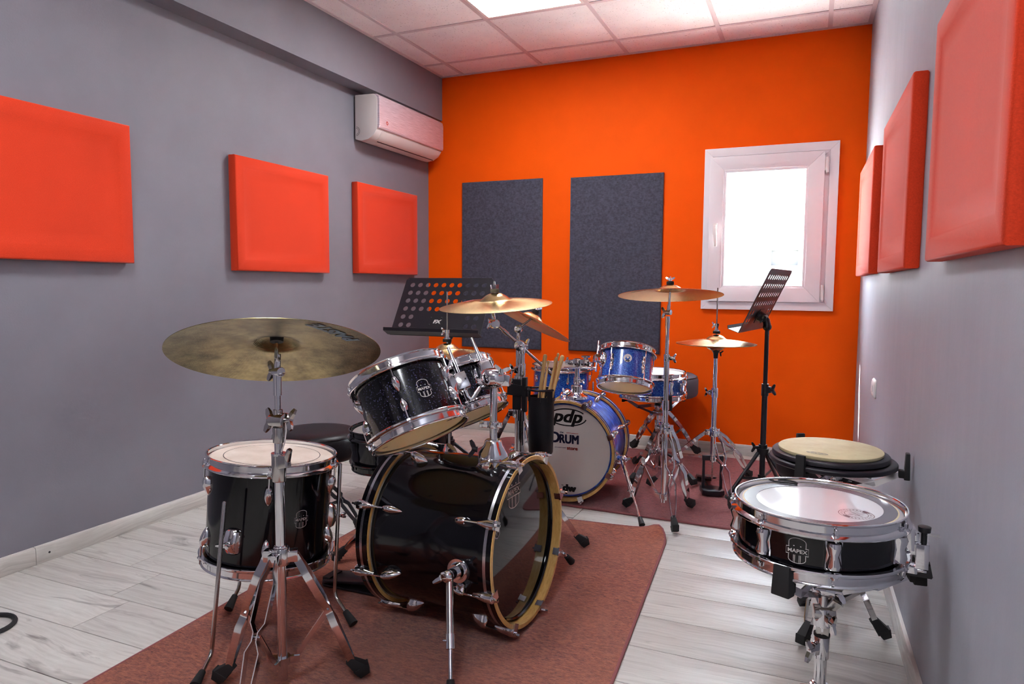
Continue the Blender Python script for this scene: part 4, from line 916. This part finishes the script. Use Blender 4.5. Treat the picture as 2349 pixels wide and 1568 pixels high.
# hi-hat of the black kit
def hihat(kit, label, P, zc, rad, m, clutch, rod_top, feet, zcol, zl, top_label, bot_label, foot_dir, grp):
    px, py = P; t = thing('hi_hat_stand', label, 'hi-hat stand', (px, py, 0))
    tripod(t, P, zcol, zl, feet, .0125, .017)
    pole(t, P, ((zl - .02, zc - .25, .0135), (zc - .26, zc - .06, .0105)), chrome); clamp(t, (px, py, zc - .25), .0165, (-1, .1, 0), chrome, .05)
    MB().cyl((px, py, .08), (px, py, rod_top), .0032, n=10).build('pull_rod', steel, t, world=True)
    mb = MB(); mb.cyl((px, py, zc - .075), (px, py, zc - .05), .011, .013, 14); mb.cyl((px, py, zc - .05), (px, py, zc - .030), .013, .024, 18); mb.cyl((px, py, zc - .030), (px, py, zc - .012), .024, .022, 18); mb.build('bottom_seat', black_plastic, t, world=True)
    MB().wing((px + .018, py, zc - .045), (1, 0, -.4), (0, 0, 1), .014).build('tilt_screw', black_metal, t, world=True)
    zt = zc + .050; mb = MB(); mb.cyl((px, py, zt), (px, py, zt + .012), .018, n=18); mb.build('felt_washer', rubber, t, world=True)
    mb = MB(); mb.cyl((px, py, zt + .012), (px, py, zt + .050), .0085, n=16); mb.cyl((px, py, zt + .012), (px, py, zt + .018), .014, n=12); mb.cyl((px, py, zt + .036), (px, py, zt + .050), .011, n=14); o = mb.build('clutch', chrome, t, world=True); MB().wing((px - .008, py - .004, zt + .043), (-1, -.3, 0), (0, 0, 1), .014).build('wing_bolt', chrome, o, world=True)
    d = V(foot_dir).normalized(); l = V((-d.y, d.x, 0)); c = V((px, py, 0)); fr_ = MB()        # pedal frame
    for q in (-.044, .044): fr_.tbox(c + l * q + V((0, 0, .035)), c + l * q + V((0, 0, zl - .005)), d, .016, .014, .014, .012)
    fr_.tbox(c - l * .052 + V((0, 0, zl)), c + l * .052 + V((0, 0, zl)), (0, 0, 1), .026, .022, .026, .022); fr_.build('pedal_frame', black_metal, t, world=True, bevel=.002)
    MB().prism([(-.05, -.055), (.04, -.055), (.055, -.03), (.055, .03), (.04, .055), (-.05, .055)], c - d * .01 + V((0, 0, .014)), -d, l, (0, 0, .026)).build('base_plate', black_metal, t, world=True, bevel=.004)
    MB().prism([(.0, -.018), (.06, -.035), (.25, -.040), (.25, .040), (.06, .035), (0, .018)], c + V((0, 0, .085)), (d + V((0, 0, -.22))), l, (0, 0, .010)).build('footboard', black_metal, t, world=True, bevel=.003)
    mb = MB(); mb.tube([c + d * .25 + V((0, 0, .018)), c - d * .02 + V((0, 0, .02))], .003, 8); mb.tbox(c + d * .25 + V((0, 0, .013)), c + d * .25 + V((0, 0, .036)), l, .08, .05, .07, .04); mb.build('heel_plate', black_metal, t, world=True)
    ch = MB(); z = .095
    while z < zl - .01: ch.cyl((px, py - .005, z), (px, py + .005, z), .0055, n=8); z += .013
    ch.build('chain', steel, t, world=True)
    ct, _ = cymbal('hi_hat_cymbal', top_label, (px, py, zc), (0, 0, 1), rad, m, .052, .024, .022, cat='hi-hat cymbal', group=grp)
    cb, _ = cymbal('hi_hat_cymbal', bot_label, (px, py, zc - .003), (0, 0, -1), rad, m, .052, .022, .014, cat='hi-hat cymbal', group=grp)
    return t
hihat('black', 'chrome hi-hat stand behind the black toms with a tall pull rod', (-1.366, 2.50), .782, .178, bronze_gold, .05, 1.037, ((-1.62, 2.44), (-1.52, 2.73), (-1.14, 2.41)), .30, .16, 'upper hi-hat cymbal of the black kit, behind the two toms', 'lower hi-hat cymbal of the black kit, under the other behind the toms', (-1, .1, 0), 'hi-hat pair of the black kit')

# music stands
def music_stand(label, c, u, v, w_, h_, P, ztop, feet, logo=None, zcol=.26, neck=True):
    t = thing('music_stand', label, 'music stand', (P[0], P[1], 0)); u = V(u).normalized(); v = V(v).normalized(); n = u.cross(v); c = V(c)
    nx, ny = 10, 6; mx, my0, my1 = .022, .035, .018; cw = (w_ - 2 * mx) / nx; chh = (h_ - my0 - my1) / ny
    holes = {(i, j) for i in range(nx) for j in range(ny) if j >= 2 or i in (0, 1, 8, 9)}
    th_ = .0022; mb = MB(); K = 16
    def pl(x, y, z): return c + u * (x - w_ / 2) + v * (y - h_ / 2) + n * z
    def quad(x0, y0, x1, y1):
        for z in (0, -th_): mb.add([pl(x0, y0, z), pl(x1, y0, z), pl(x1, y1, z), pl(x0, y1, z)], [(0, 1, 2, 3) if z == 0 else (3, 2, 1, 0)])
    for i in range(nx):
        for j in range(ny):
            x0, y0 = mx + i * cw, my0 + j * chh
            if (i, j) not in holes: quad(x0, y0, x0 + cw, y0 + chh); continue
            cx, cy = x0 + cw / 2, y0 + chh / 2; rr = min(cw, chh) * .30; vs = []
            for z in (0, -th_):
                for k in range(K):
                    a = 2 * PI * k / K; ca, sa = math.cos(a), math.sin(a); q = 1 / max(abs(ca), abs(sa))
                    vs += [pl(cx + rr * ca, cy + rr * sa, z), pl(cx + ca * q * cw / 2, cy + sa * q * chh / 2, z)]
            fs = []
            for k in range(K):
                q = (k + 1) % K; fs += [(2 * k, 2 * k + 1, 2 * q + 1, 2 * q), (2 * K + 2 * q, 2 * K + 2 * q + 1, 2 * K + 2 * k + 1, 2 * K + 2 * k), (2 * k, 2 * q, 2 * K + 2 * q, 2 * K + 2 * k)]
            mb.add(vs, fs)
    quad(0, 0, w_, my0); quad(.014, h_ - my1 * .5, w_ - .014, h_); quad(0, h_ - my1, w_, h_ - my1 * .5); quad(0, my0, mx, h_ - my1); quad(w_ - mx, my0, w_, h_ - my1)
    o = mb.build('desk', black_metal, t, world=True, smooth=False)
    ed = MB(); P_ = [pl(0, 0, -.001), pl(w_, 0, -.001), pl(w_, h_ - .012, -.001), pl(w_ - .012, h_, -.001), pl(.012, h_, -.001), pl(0, h_ - .012, -.001)]
    ed.tube(P_, .0019, 6, closed=True); ed.build('rolled_edge', black_metal, o, world=True)
    lip = MB(); lip.loft([[pl(x, 0, z0) + n * 0 + v * q for z0, q in ((0, 0), (.050, -.004), (.058, .010), (.0565, .0115), (.049, -.002), (0, .002))] for x in (-.012, w_ + .012)]); lip.build('lip', black_metal, t, world=True, smooth=False)
    for a, b in ((-.03, .02), (.03, .02), (-.03, -.02), (.03, -.02)): MB().ball(pl(w_ / 2 + a - .012, my0 + chh + b, .0), .0042, n=10).build('rivet', black_metal, t, world=True)
    if logo: on_plane(text2d(logo, .026, .0015, .2, 1.25), 'lettering', lacquer_white, t, pl(w_ / 2 - .005, my0 + chh * .95, .0012), u, v, world=True)
    b0 = pl(w_ / 2, my0 + chh, -th_); top = V((P[0], P[1], ztop))
    nk = MB(); nk.tbox(b0 - u * .04, b0 + u * .04, v, .075, .006, .075, .006); nk.cyl(b0 - n * .002, b0 - n * .030, .026, .022, 18); nk.cyl(b0 - n * .028 - u * .026, b0 - n * .028 + u * .026, .017, n=16)
    nk.tube([b0 - n * .028, (b0 - n * .03) * .4 + top * .6 + V((0, 0, .018)), top + V((0, 0, .004))], [.015, .017, .0185], 14); nk.ball(top, .021); nk.build('neck', black_plastic, t, world=True)
    MB().wing(b0 - n * .03 + u * .028, u, v, .020).build('wing_bolt', black_plastic, t, world=True)
    pole(t, P, ((.54, ztop, .0105), (.09, .56, .0138)), black_metal)
    clamp(t, (P[0], P[1], .555), .0175, (.9, -.4, .1), black_plastic, .06, wing=.024)
    col = MB(); col.cyl((P[0], P[1], zcol - .03), (P[0], P[1], zcol), .026, .030, 18); col.build('leg_collar', black_plastic, t, world=True); clamp(t, (P[0], P[1], zcol + .004), .021, (-1, -.4, 0), black_plastic, .03, 'collar_clamp', .022)
    for fx, fy in feet:
        d = V((fx - P[0], fy - P[1], 0)); L_ = d.length; d.normalize(); a = V((P[0], P[1], zcol - .022)) + d * .028; e = V((fx, fy, .016 + ground(fx, fy)))
        lg = MB().tube([a, e - (e - a).normalized() * .01], .0095, 12).build('leg', black_metal, t, world=True)
        MB().tube([e - (e - a).normalized() * .055, e - (e - a).normalized() * .02, e - (e - a).normalized() * -.004], [.0115, .0135, .012], 12).build('rubber_foot', rubber, lg, world=True)
        f = V((P[0], P[1], .105)) + d * .016; MB().strip([f, a + (e - a) * .55], V((-d.y, d.x, 0)), .014, .003).build('brace', black_metal, lg, world=True)
    MB().cyl((P[0], P[1], .085), (P[0], P[1], .125), .019, n=16).build('brace_collar', black_plastic, t, world=True)
    return t
ya, ti = R(2), R(32.2); u = V((math.cos(ya), math.sin(ya), 0)); nh = V((-math.sin(ya), math.cos(ya), 0))
music_stand('black perforated music stand by the left wall, facing the camera', (-1.727, 3.105, .955), u, V((0, 0, math.cos(ti))) + nh * math.sin(ti), .50, .34, (-1.715, 3.16), .80, ((-1.97, 3.08), (-1.52, 3.36), (-1.74, 2.88)), 'FX')
ya, ti = R(-99.2), R(24.8); u = V((math.cos(ya), math.sin(ya), 0)); nh = V((-math.sin(ya), math.cos(ya), 0))
music_stand('black music stand seen edge on in front of the window', (-.212, 3.665, .999), u, V((0, 0, math.cos(ti))) + nh * math.sin(ti), .48, .33, (-.203, 3.66), .868, ((-.355, 3.52), (-.13, 3.93), (-.02, 3.58)), None)

# ================================================================== THE BLUE DRUM KIT
AXB = V((.05, -.998, 0)).normalized(); LBB = .38; TBB = fmat(V((-1.085, 3.16, .263)) - AXB * LBB, AXB)
bb = thing('bass_drum', 'blue bass drum with lettered white front head on wine red carpet', 'bass drum', T=TBB)
RsB = bass_drum(bb, .250, LBB, blue_swirl, blue_hoop, cream, head_plain, D(*[-114 + 45 * k for k in range(8)]), maple, .038)
zf = LBB - .0312; UX, VX = (-1, 0, 0), (0, -1, 0)
def onhead(g, nm, m, x, y, s=1, rot=0): return on_plane(move(g, -x, -y, s, rot), nm, m, bb, (0, 0, zf), UX, VX)
onhead(line2d(ell(0, 0, .094, .041, 48, R(32), R(148)), .006), 'logo', ink_black, -.008, -.162); onhead(line2d(ell(0, 0, .094, .041, 48, R(200), R(352)), .006), 'logo', ink_black, -.008, -.162)
onhead(bold('pdp', .085, .0032, .28, 1.12), 'logo', ink_black, -.006, -.164)
onhead(bold('RUM', .060, .0024, 0, .80), 'sticker', ink_navy, -.018, -.052); onhead(bold('D', .074, .0028, 0, .82), 'sticker', ink_navy, .052, -.0565)
onhead(text2d('the', .014, .0003), 'sticker', ink_navy, .02, -.086); onhead(bold('store', .024, .0011, 0, 1.05), 'sticker', ink_red, -.035, -.010)
onhead(line2d([(-.03, 0), (.03, 0)], .0022), 'sticker', ink_red, -.034, -.085); onhead(line2d([(-.03, 0), (.03, 0)], .0018), 'sticker', ink_navy, .025, -.010)
onhead(bold('dw', .046, .0036, 0, 1.15), 'logo', ink_black, -.022, .190); onhead(text2d('by', .010, .0002), 'logo', ink_black, .012, .176)
cB = TBB @ V((0, 0, .27))
for sx, ft_, bk in ((1, (-.655, 2.985, .004), (.268, -.02, -.03)), (-1, (-1.515, 3.015, .004), (-.268, -.02, -.03))):
    spur(bb, cB + V((sx * .229, .0, -.03)), cB + V((sx * .268, -.012, -.03)), V(ft_) + V((0, 0, .010)), .52, .0095)
# rack tom on its post
TT = fmat((-.821, 3.283, .569), (-.02, .369, .929))
bt = thing('rack_tom', 'small blue sparkle tom with round white badge on the blue bass drum post', 'tom drum', T=TT)
RT = metal_drum(bt, .135, .203, blue_sparkle, D(-113, -41, 31, 103, 175), 'turret', head_white, head_cream)
on_cyl(poly2d(ell(0, 0, .020, .020, 32)), 'badge', white_plastic, bt, RT + .0008, R(-78), .122)
on_cyl(text2d('pdp', .013, .0008, .2), 'badge', ink_black, bt, RT + .0012, R(-78), .110); MB().cyl((RT - .002, 0, .124), (RT + .004, 0, .124), .0055, n=14).build('air_vent', steel, bt).rotation_euler = (0, 0, R(-78))
mb = MB(); mb.cyl((RT - .006, 0, .125), (RT + .010, 0, .125), .040, .036, 28); mb.cyl((RT + .010, 0, .125), (RT + .022, 0, .125), .026, .020, 22); mb.box((RT + .03, 0, .125), (.03, .04, .034)); o = mb.build('mount_bracket', chrome, bt, bevel=.002); o.rotation_euler = (0, 0, R(-150))
MB().cyl((RT + .03, 0, .06), (RT + .03, 0, .215), .0055, n=10).build('l_rod', chrome, o)
bh = thing('tom_holder', 'chrome tom post standing on the blue bass drum', 'tom holder', (-1.077, 3.33, .51)); px, py = -1.077, 3.33
mb = MB(); mb.loft([[V((px + a * math.cos(2 * PI * k / 24), py + a * math.sin(2 * PI * k / 24), z)) for k in range(24)] for a, z in ((.058, .500), (.056, .512), (.046, .519), (.036, .524), (.029, .530), (.029, .562), (.025, .566))]); mb.build('base_flange', chrome, bh, world=True)
MB().wing((px - .05, py - .02, .522), (-1, -.4, .2), (0, .1, 1), .022).build('wing_bolt', chrome, bh, world=True)
MB().cyl((px, py, .55), (px, py, .695), .0125, n=18).build('post', chrome, bh, world=True)
clamp(bh, (px, py, .588), .017, (1, -.2, 0), chrome, .032, 'memory_lock', .012)
mb = MB(); mb.box((px, py, .680), (.034, .034, .040)); mb.box((px - .040, py + .01, .678), (.046, .026, .026)); mb.box((px + .044, py - .004, .680), (.050, .030, .034)); mb.cyl((px + .046, py - .004, .69), (px + .046, py - .004, .708), .012, n=14); mb.cyl((px + .046, py - .004, .708), (px + .046, py - .004, .716), .022, .024, 16); mb.cyl((px - .055, py + .01, .69), (px - .055, py + .01, .704), .006, n=10)
mb.tube([(px - .065, py - .012, .652), (px + .085, py - .024, .658)], .005, 10); mb.build('holder_head', chrome, bh, world=True, bevel=.002)
rb = TT @ V(((RT + .03) * math.cos(R(-150)), (RT + .03) * math.sin(R(-150)), .075))
MB().tube([(px + .05, py - .006, .680), (px + .085, py - .012, .682), rb + V((-.02, 0, .0)), rb], .0075, 12).build('tom_arm', chrome, bh, world=True)
# floor tom of the blue kit
BFc = (-1.452, 4.15); bft = thing('floor_tom', 'blue floor tom against the orange wall behind the stick bag', 'floor tom', T=fmat((BFc[0], BFc[1], .225), (.02, .0, 1)))
RBF = metal_drum(bft, .188, .345, blue_sparkle, D(-130, -58, 14, 86, 158), 'turret', head_white, head_cream)
for a in (-95, 25, 145):
    c, s_ = math.cos(R(a)), math.sin(R(a)); q = RBF + .034
    tom_bracket(bft, RBF, .12, R(a)); bent_leg('leg', bft, (BFc[0] + c * q, BFc[1] + s_ * q, .46), (BFc[0] + c * q, BFc[1] + s_ * q, .08), (BFc[0] + c * (q + .04), BFc[1] + s_ * (q + .04), .018), .0055)
# snare and stand
bs_ = thing('snare_drum', 'blue sparkle snare drum on a chrome stand in front of the grey drum stool', 'snare drum', (-.808, 3.86, .445))
RBS = metal_drum(bs_, .186, .152, blue_sparkle, D(-165, -125, -85, -45, -5, 35, 75, 115), 'hourglass', head_plain, head_cream)
mb = MB(); mb.box((RBS + .016, 0, .075), (.030, .030, .052)); mb.box((RBS + .034, 0, .052), (.012, .024, .012)); mb.box((RBS + .034, 0, .095), (.012, .024, .012)); o = mb.build('strainer', chrome, bs_, bevel=.002); o.rotation_euler = (0, 0, R(-22))
snare_stand('snare_stand', 'chrome snare stand carrying the blue snare drum', (-.770, 3.85), .440, .184, (-62, 178, 58), ((-.850, 3.595), (-.550, 3.71), (-.93, 4.02)), .155, .05)
throne('grey topped drum stool by the orange wall behind the blue snare', (-.845, 4.325), .535, .220, .145, ((-1.045, 4.46), (-.640, 4.44), (-.800, 4.02)), .30, .10, chrome, seat_cloth, .015)
# crash stand and cymbal
P = (-.598, 3.160); bc = thing('cymbal_stand', 'straight chrome cymbal stand in front of the blue snare, one foot on bare floor', 'cymbal stand', (P[0], P[1], 0))
tripod(bc, P, .425, .105, ((-.512, 2.978), (-.500, 3.322), (-.775, 3.205)), .0135, .019)
pole(bc, P, ((.075, .530, .0128), (.530, .695, .0112), (.69, .885, .0085)), chrome); MB().cyl((P[0], P[1], .505), (P[0], P[1], .548), .0165, .0150, n=20).build('height_clamp', chrome, bc, world=True)
clamp(bc, (P[0], P[1], .742), .0135, (1, -.25, 0), chrome, .034, 'height_clamp', .018)
MB().cyl((P[0], P[1], .66), (P[0], P[1], .735), .0125, n=18).build('tube_sleeve', chrome, bc, world=True)
tp = V((P[0] + .002, P[1], .948)); mb = MB(); mb.cyl((P[0], P[1], .875), (P[0], P[1], .93), .0105, n=16); mb.cyl(tp + V((-.008, .003, 0)), tp + V((.012, -.003, 0)), .012, n=16); mb.cyl(tp, tp + V((.002, 0, .035)), .0075, n=12); o = mb.build('tilter', chrome, bc, world=True); MB().wing(tp + V((-.008, .003, 0)), (-1, .2, -.1), (0, .2, 1), .022).build('wing_bolt', chrome, o, world=True)
C4N = V((-.045, .130, .99)).normalized(); C4 = V((-.588, 3.150, 1.024)); h4 = C4 + C4N * .045
MB().tube([tp + V((.002, 0, .02)), h4 - C4N * .02], [.006, .0045], 10).build('cymbal_arm', chrome, bc, world=True); cymbal_seat(bc, h4, C4N, chrome, rubber, .03, .040)
c4, bw = cymbal('crash_cymbal', 'bronze crash cymbal in front of the window side felt board on the straight stand', C4, C4N, .231, bronze_warm, .060, .026, .024)
cymbal_mark(c4, 'Zildjian', ink_black, .030, (-.118, -.105), (-.9, .45), .231, .024, True, .001, .9)
hihat('blue', 'chrome hi-hat stand of the blue kit beside the window wall', (-.440, 3.62), .780, .196, bronze_gold, .05, 1.059, ((-.752, 3.612), (-.290, 3.985), (-.318, 3.385)), .335, .195, 'upper hi-hat cymbal below the window on the blue kit', 'lower hi-hat cymbal below the window on the blue kit', (-.30, .95, 0), 'hi-hat pair of the blue kit')

# ================================================================== BY THE RIGHT WALL
pp = (.080, 2.290)
snare_stand('pad_stand', 'chrome stand carrying the beige practice pad by the right wall', pp, .538, .176, (-120, -2, 122), ((.012, 2.172), (.232, 2.312), (.010, 2.440)), .245, .100, .0115, .048)
pad = thing('practice_pad', 'round beige rubber practice pad on black boards, by the right wall', 'practice pad', (.070, 2.280, .538))
MB().lathe([(0, .001), (.174, .001), (.177, .004), (.177, .013), (.174, .016), (0, .016)], 72).build('lower_board', black_metal, pad, sharp=50)
mb = MB(); oc = [(.163 * math.cos(R(a)), .163 * math.sin(R(a))) for a in range(0, 360, 5)]; mb.loft([[V((x * k - .006, y * k, z)) for x, y in oc] for k, z in ((.93, .0165), (1, .0205), (1, .0315), (.985, .034))]); mb.build('upper_board', black_metal, pad, sharp=50)
mb = MB(); mb.lathe([(.1435, .034), (.1455, .036), (.1455, .0435), (.143, .0455), (0, .0458)], 72); mb.build('rubber_disc', pad_rubber, pad, sharp=50).location = (-.006, 0, 0)
g = merge(line2d(ell(0, 0, .030, .012, 32), .0018, True), line2d(ell(0, 0, .026, .0095, 32), .0010, True)); on_plane(g, 'printed_logo', ink_navy, pad, (-.042, -.100, .0463), V((.93, -.30, 0)), V((.30, .93, 0)))
on_plane(text2d('REAL FEEL', .008, .0002), 'printed_logo', ink_navy, pad, (-.042, -.100, .0463), V((.93, -.30, 0)), V((.30, .93, 0)))
throne('black drum stool under the beige practice pad', (.055, 2.70), .490, .158, .105, ((.135, 2.575), (-.11, 2.78), (.17, 2.84)), .22, .08, chrome, vinyl)
fs = thing('snare_drum', 'black snare drum nearest the camera by the right wall with a glossy white head', 'snare drum', (.029, 1.775, .424))
RFS = metal_drum(fs, .190, .140, black_gloss, D(-178, -128, -79.5, -24, 28, 78, 128), 'hourglass', head_clear, head_white)
on_cyl(crest(.045), 'maker_badge', lacquer_white, fs, RFS + .0006, R(-103), .068)
MB().lathe([(.138, .1303), (.1665, .1303), (.1665, .1308), (.138, .1308)], 72, closed=True).build('control_ring', head_grey, fs)
MB().lathe([(.1668, .1302), (.170, .1300), (.170, .1304), (.1668, .1306)], 72, closed=True).build('head_collar', cream, fs)
g = [line2d(ell(0, 0, .0365, .0365, 48), .0016, True), line2d(ell(0, 0, .0245, .0245, 48), .0014, True)]
for k in range(26):
    a = 2 * PI * k / 26
    if k in (3, 4, 16, 17): g.append(poly2d([(r * math.cos(a + q), r * math.sin(a + q)) for r, q in ((.026, -.12), (.035, -.12), (.035, .12), (.026, .12))]))
    else: g.append(line2d([(.028 * math.cos(a), .028 * math.sin(a)), (.033 * math.cos(a + .05), .033 * math.sin(a + .05))], .0022))
for a in (35, 125): g.append(line2d([(-.022 * math.cos(R(a)), -.022 * math.sin(R(a))), (.022 * math.cos(R(a)), .022 * math.sin(R(a)))], .0018))
for x, y in ((.010, .0), (-.010, .002), (.0, .012), (.001, -.012)): g.append(line2d([(x - .005, y - .002), (x + .005, y + .002)], .0016))
on_plane(merge(*g), 'head_logo', ink_brown, fs, (.079, -.056, .1302), (1, 0, 0), (0, 1, 0))
tag(MB().tube([(-.05 + .030 * math.cos(a) * (1 if math.cos(a) > 0 else 1), 1.775 + .147 + .014 * max(math.sin(a), -.6), .5575) for a in [2 * PI * k / 28 for k in range(28)]], .0022, 8, closed=True).build('damper_loop', rubber, None), 'small black oval loop lying on the near snare head', 'damper')
st = MB(); x = RFS; st.box((x + .012, 0, .080), (.024, .034, .050)); st.box((x + .040, 0, .045), (.026, .032, .056)); st.box((x + .022, 0, .060), (.03, .018, .03)); st.box((x + .024, 0, .086), (.016, .024, .018)); st.cyl((x + .030, .012, .012), (x + .050, .012, .012), .005, n=10); st.cyl((x + .030, -.010, .012), (x + .050, -.010, .012), .005, n=10); st.box((x + .022, 0, .012), (.02, .03, .018))
o = st.build('strainer', chrome, fs, bevel=.0015); o.rotation_euler = (0, 0, R(-5))
mb = MB(); mb.cyl((x + .042, 0, .072), (x + .042, 0, .098), .0062, n=14); mb.cyl((x + .042, 0, .098), (x + .042, 0, .110), .0125, .0135, 18); mb.build('strainer_knob', black_plastic, o, bevel=.001)
MB().prism([(x - .004, -.002), (x + .060, -.002), (x + .062, .002), (x + .056, .028), (x + .050, .020), (x + .030, .004), (x - .004, .004)], (0, .014, 0), (1, 0, 0), (0, 0, 1), (0, -.028, 0)).build('butt_guard', black_plastic, o)
MB().box((x + .058, .004, .092), (.028, .016, .0016)).build('thumb_lever', steel, o)
sp = (.050, 1.775)
t = snare_stand('snare_stand', 'chrome snare stand under the near black snare, its foot below the photo', sp, .420, .184, (-116, 6, 126), ((-.16, 1.70), (.245, 1.735), (.055, 1.53)), .095, .045, .0140, .028, .042, {-116: .430})
clamp(t, (sp[0], sp[1], .205), .0175, (-.6, -.8, 0), chrome, .055, 'height_clamp', .024); MB().cyl((sp[0], sp[1], .232), (sp[0], sp[1], .238), .0185, n=20).build('clamp_ring', rubber, t, world=True)
mb = MB(); mb.tbox((sp[0], sp[1], .238), (sp[0] + .004, sp[1], .285), (1, 0, 0), .030, .028, .028, .026); mb.cyl((sp[0] - .022, sp[1] - .006, .290), (sp[0] + .026, sp[1] + .004, .292), .018, n=18); mb.tbox((sp[0] + .012, sp[1], .30), (sp[0] + .030, sp[1] - .01, .330), (1, 0, 0), .020, .022, .024, .024); mb.build('tilter_body', dark_chrome, t, world=True, bevel=.003)
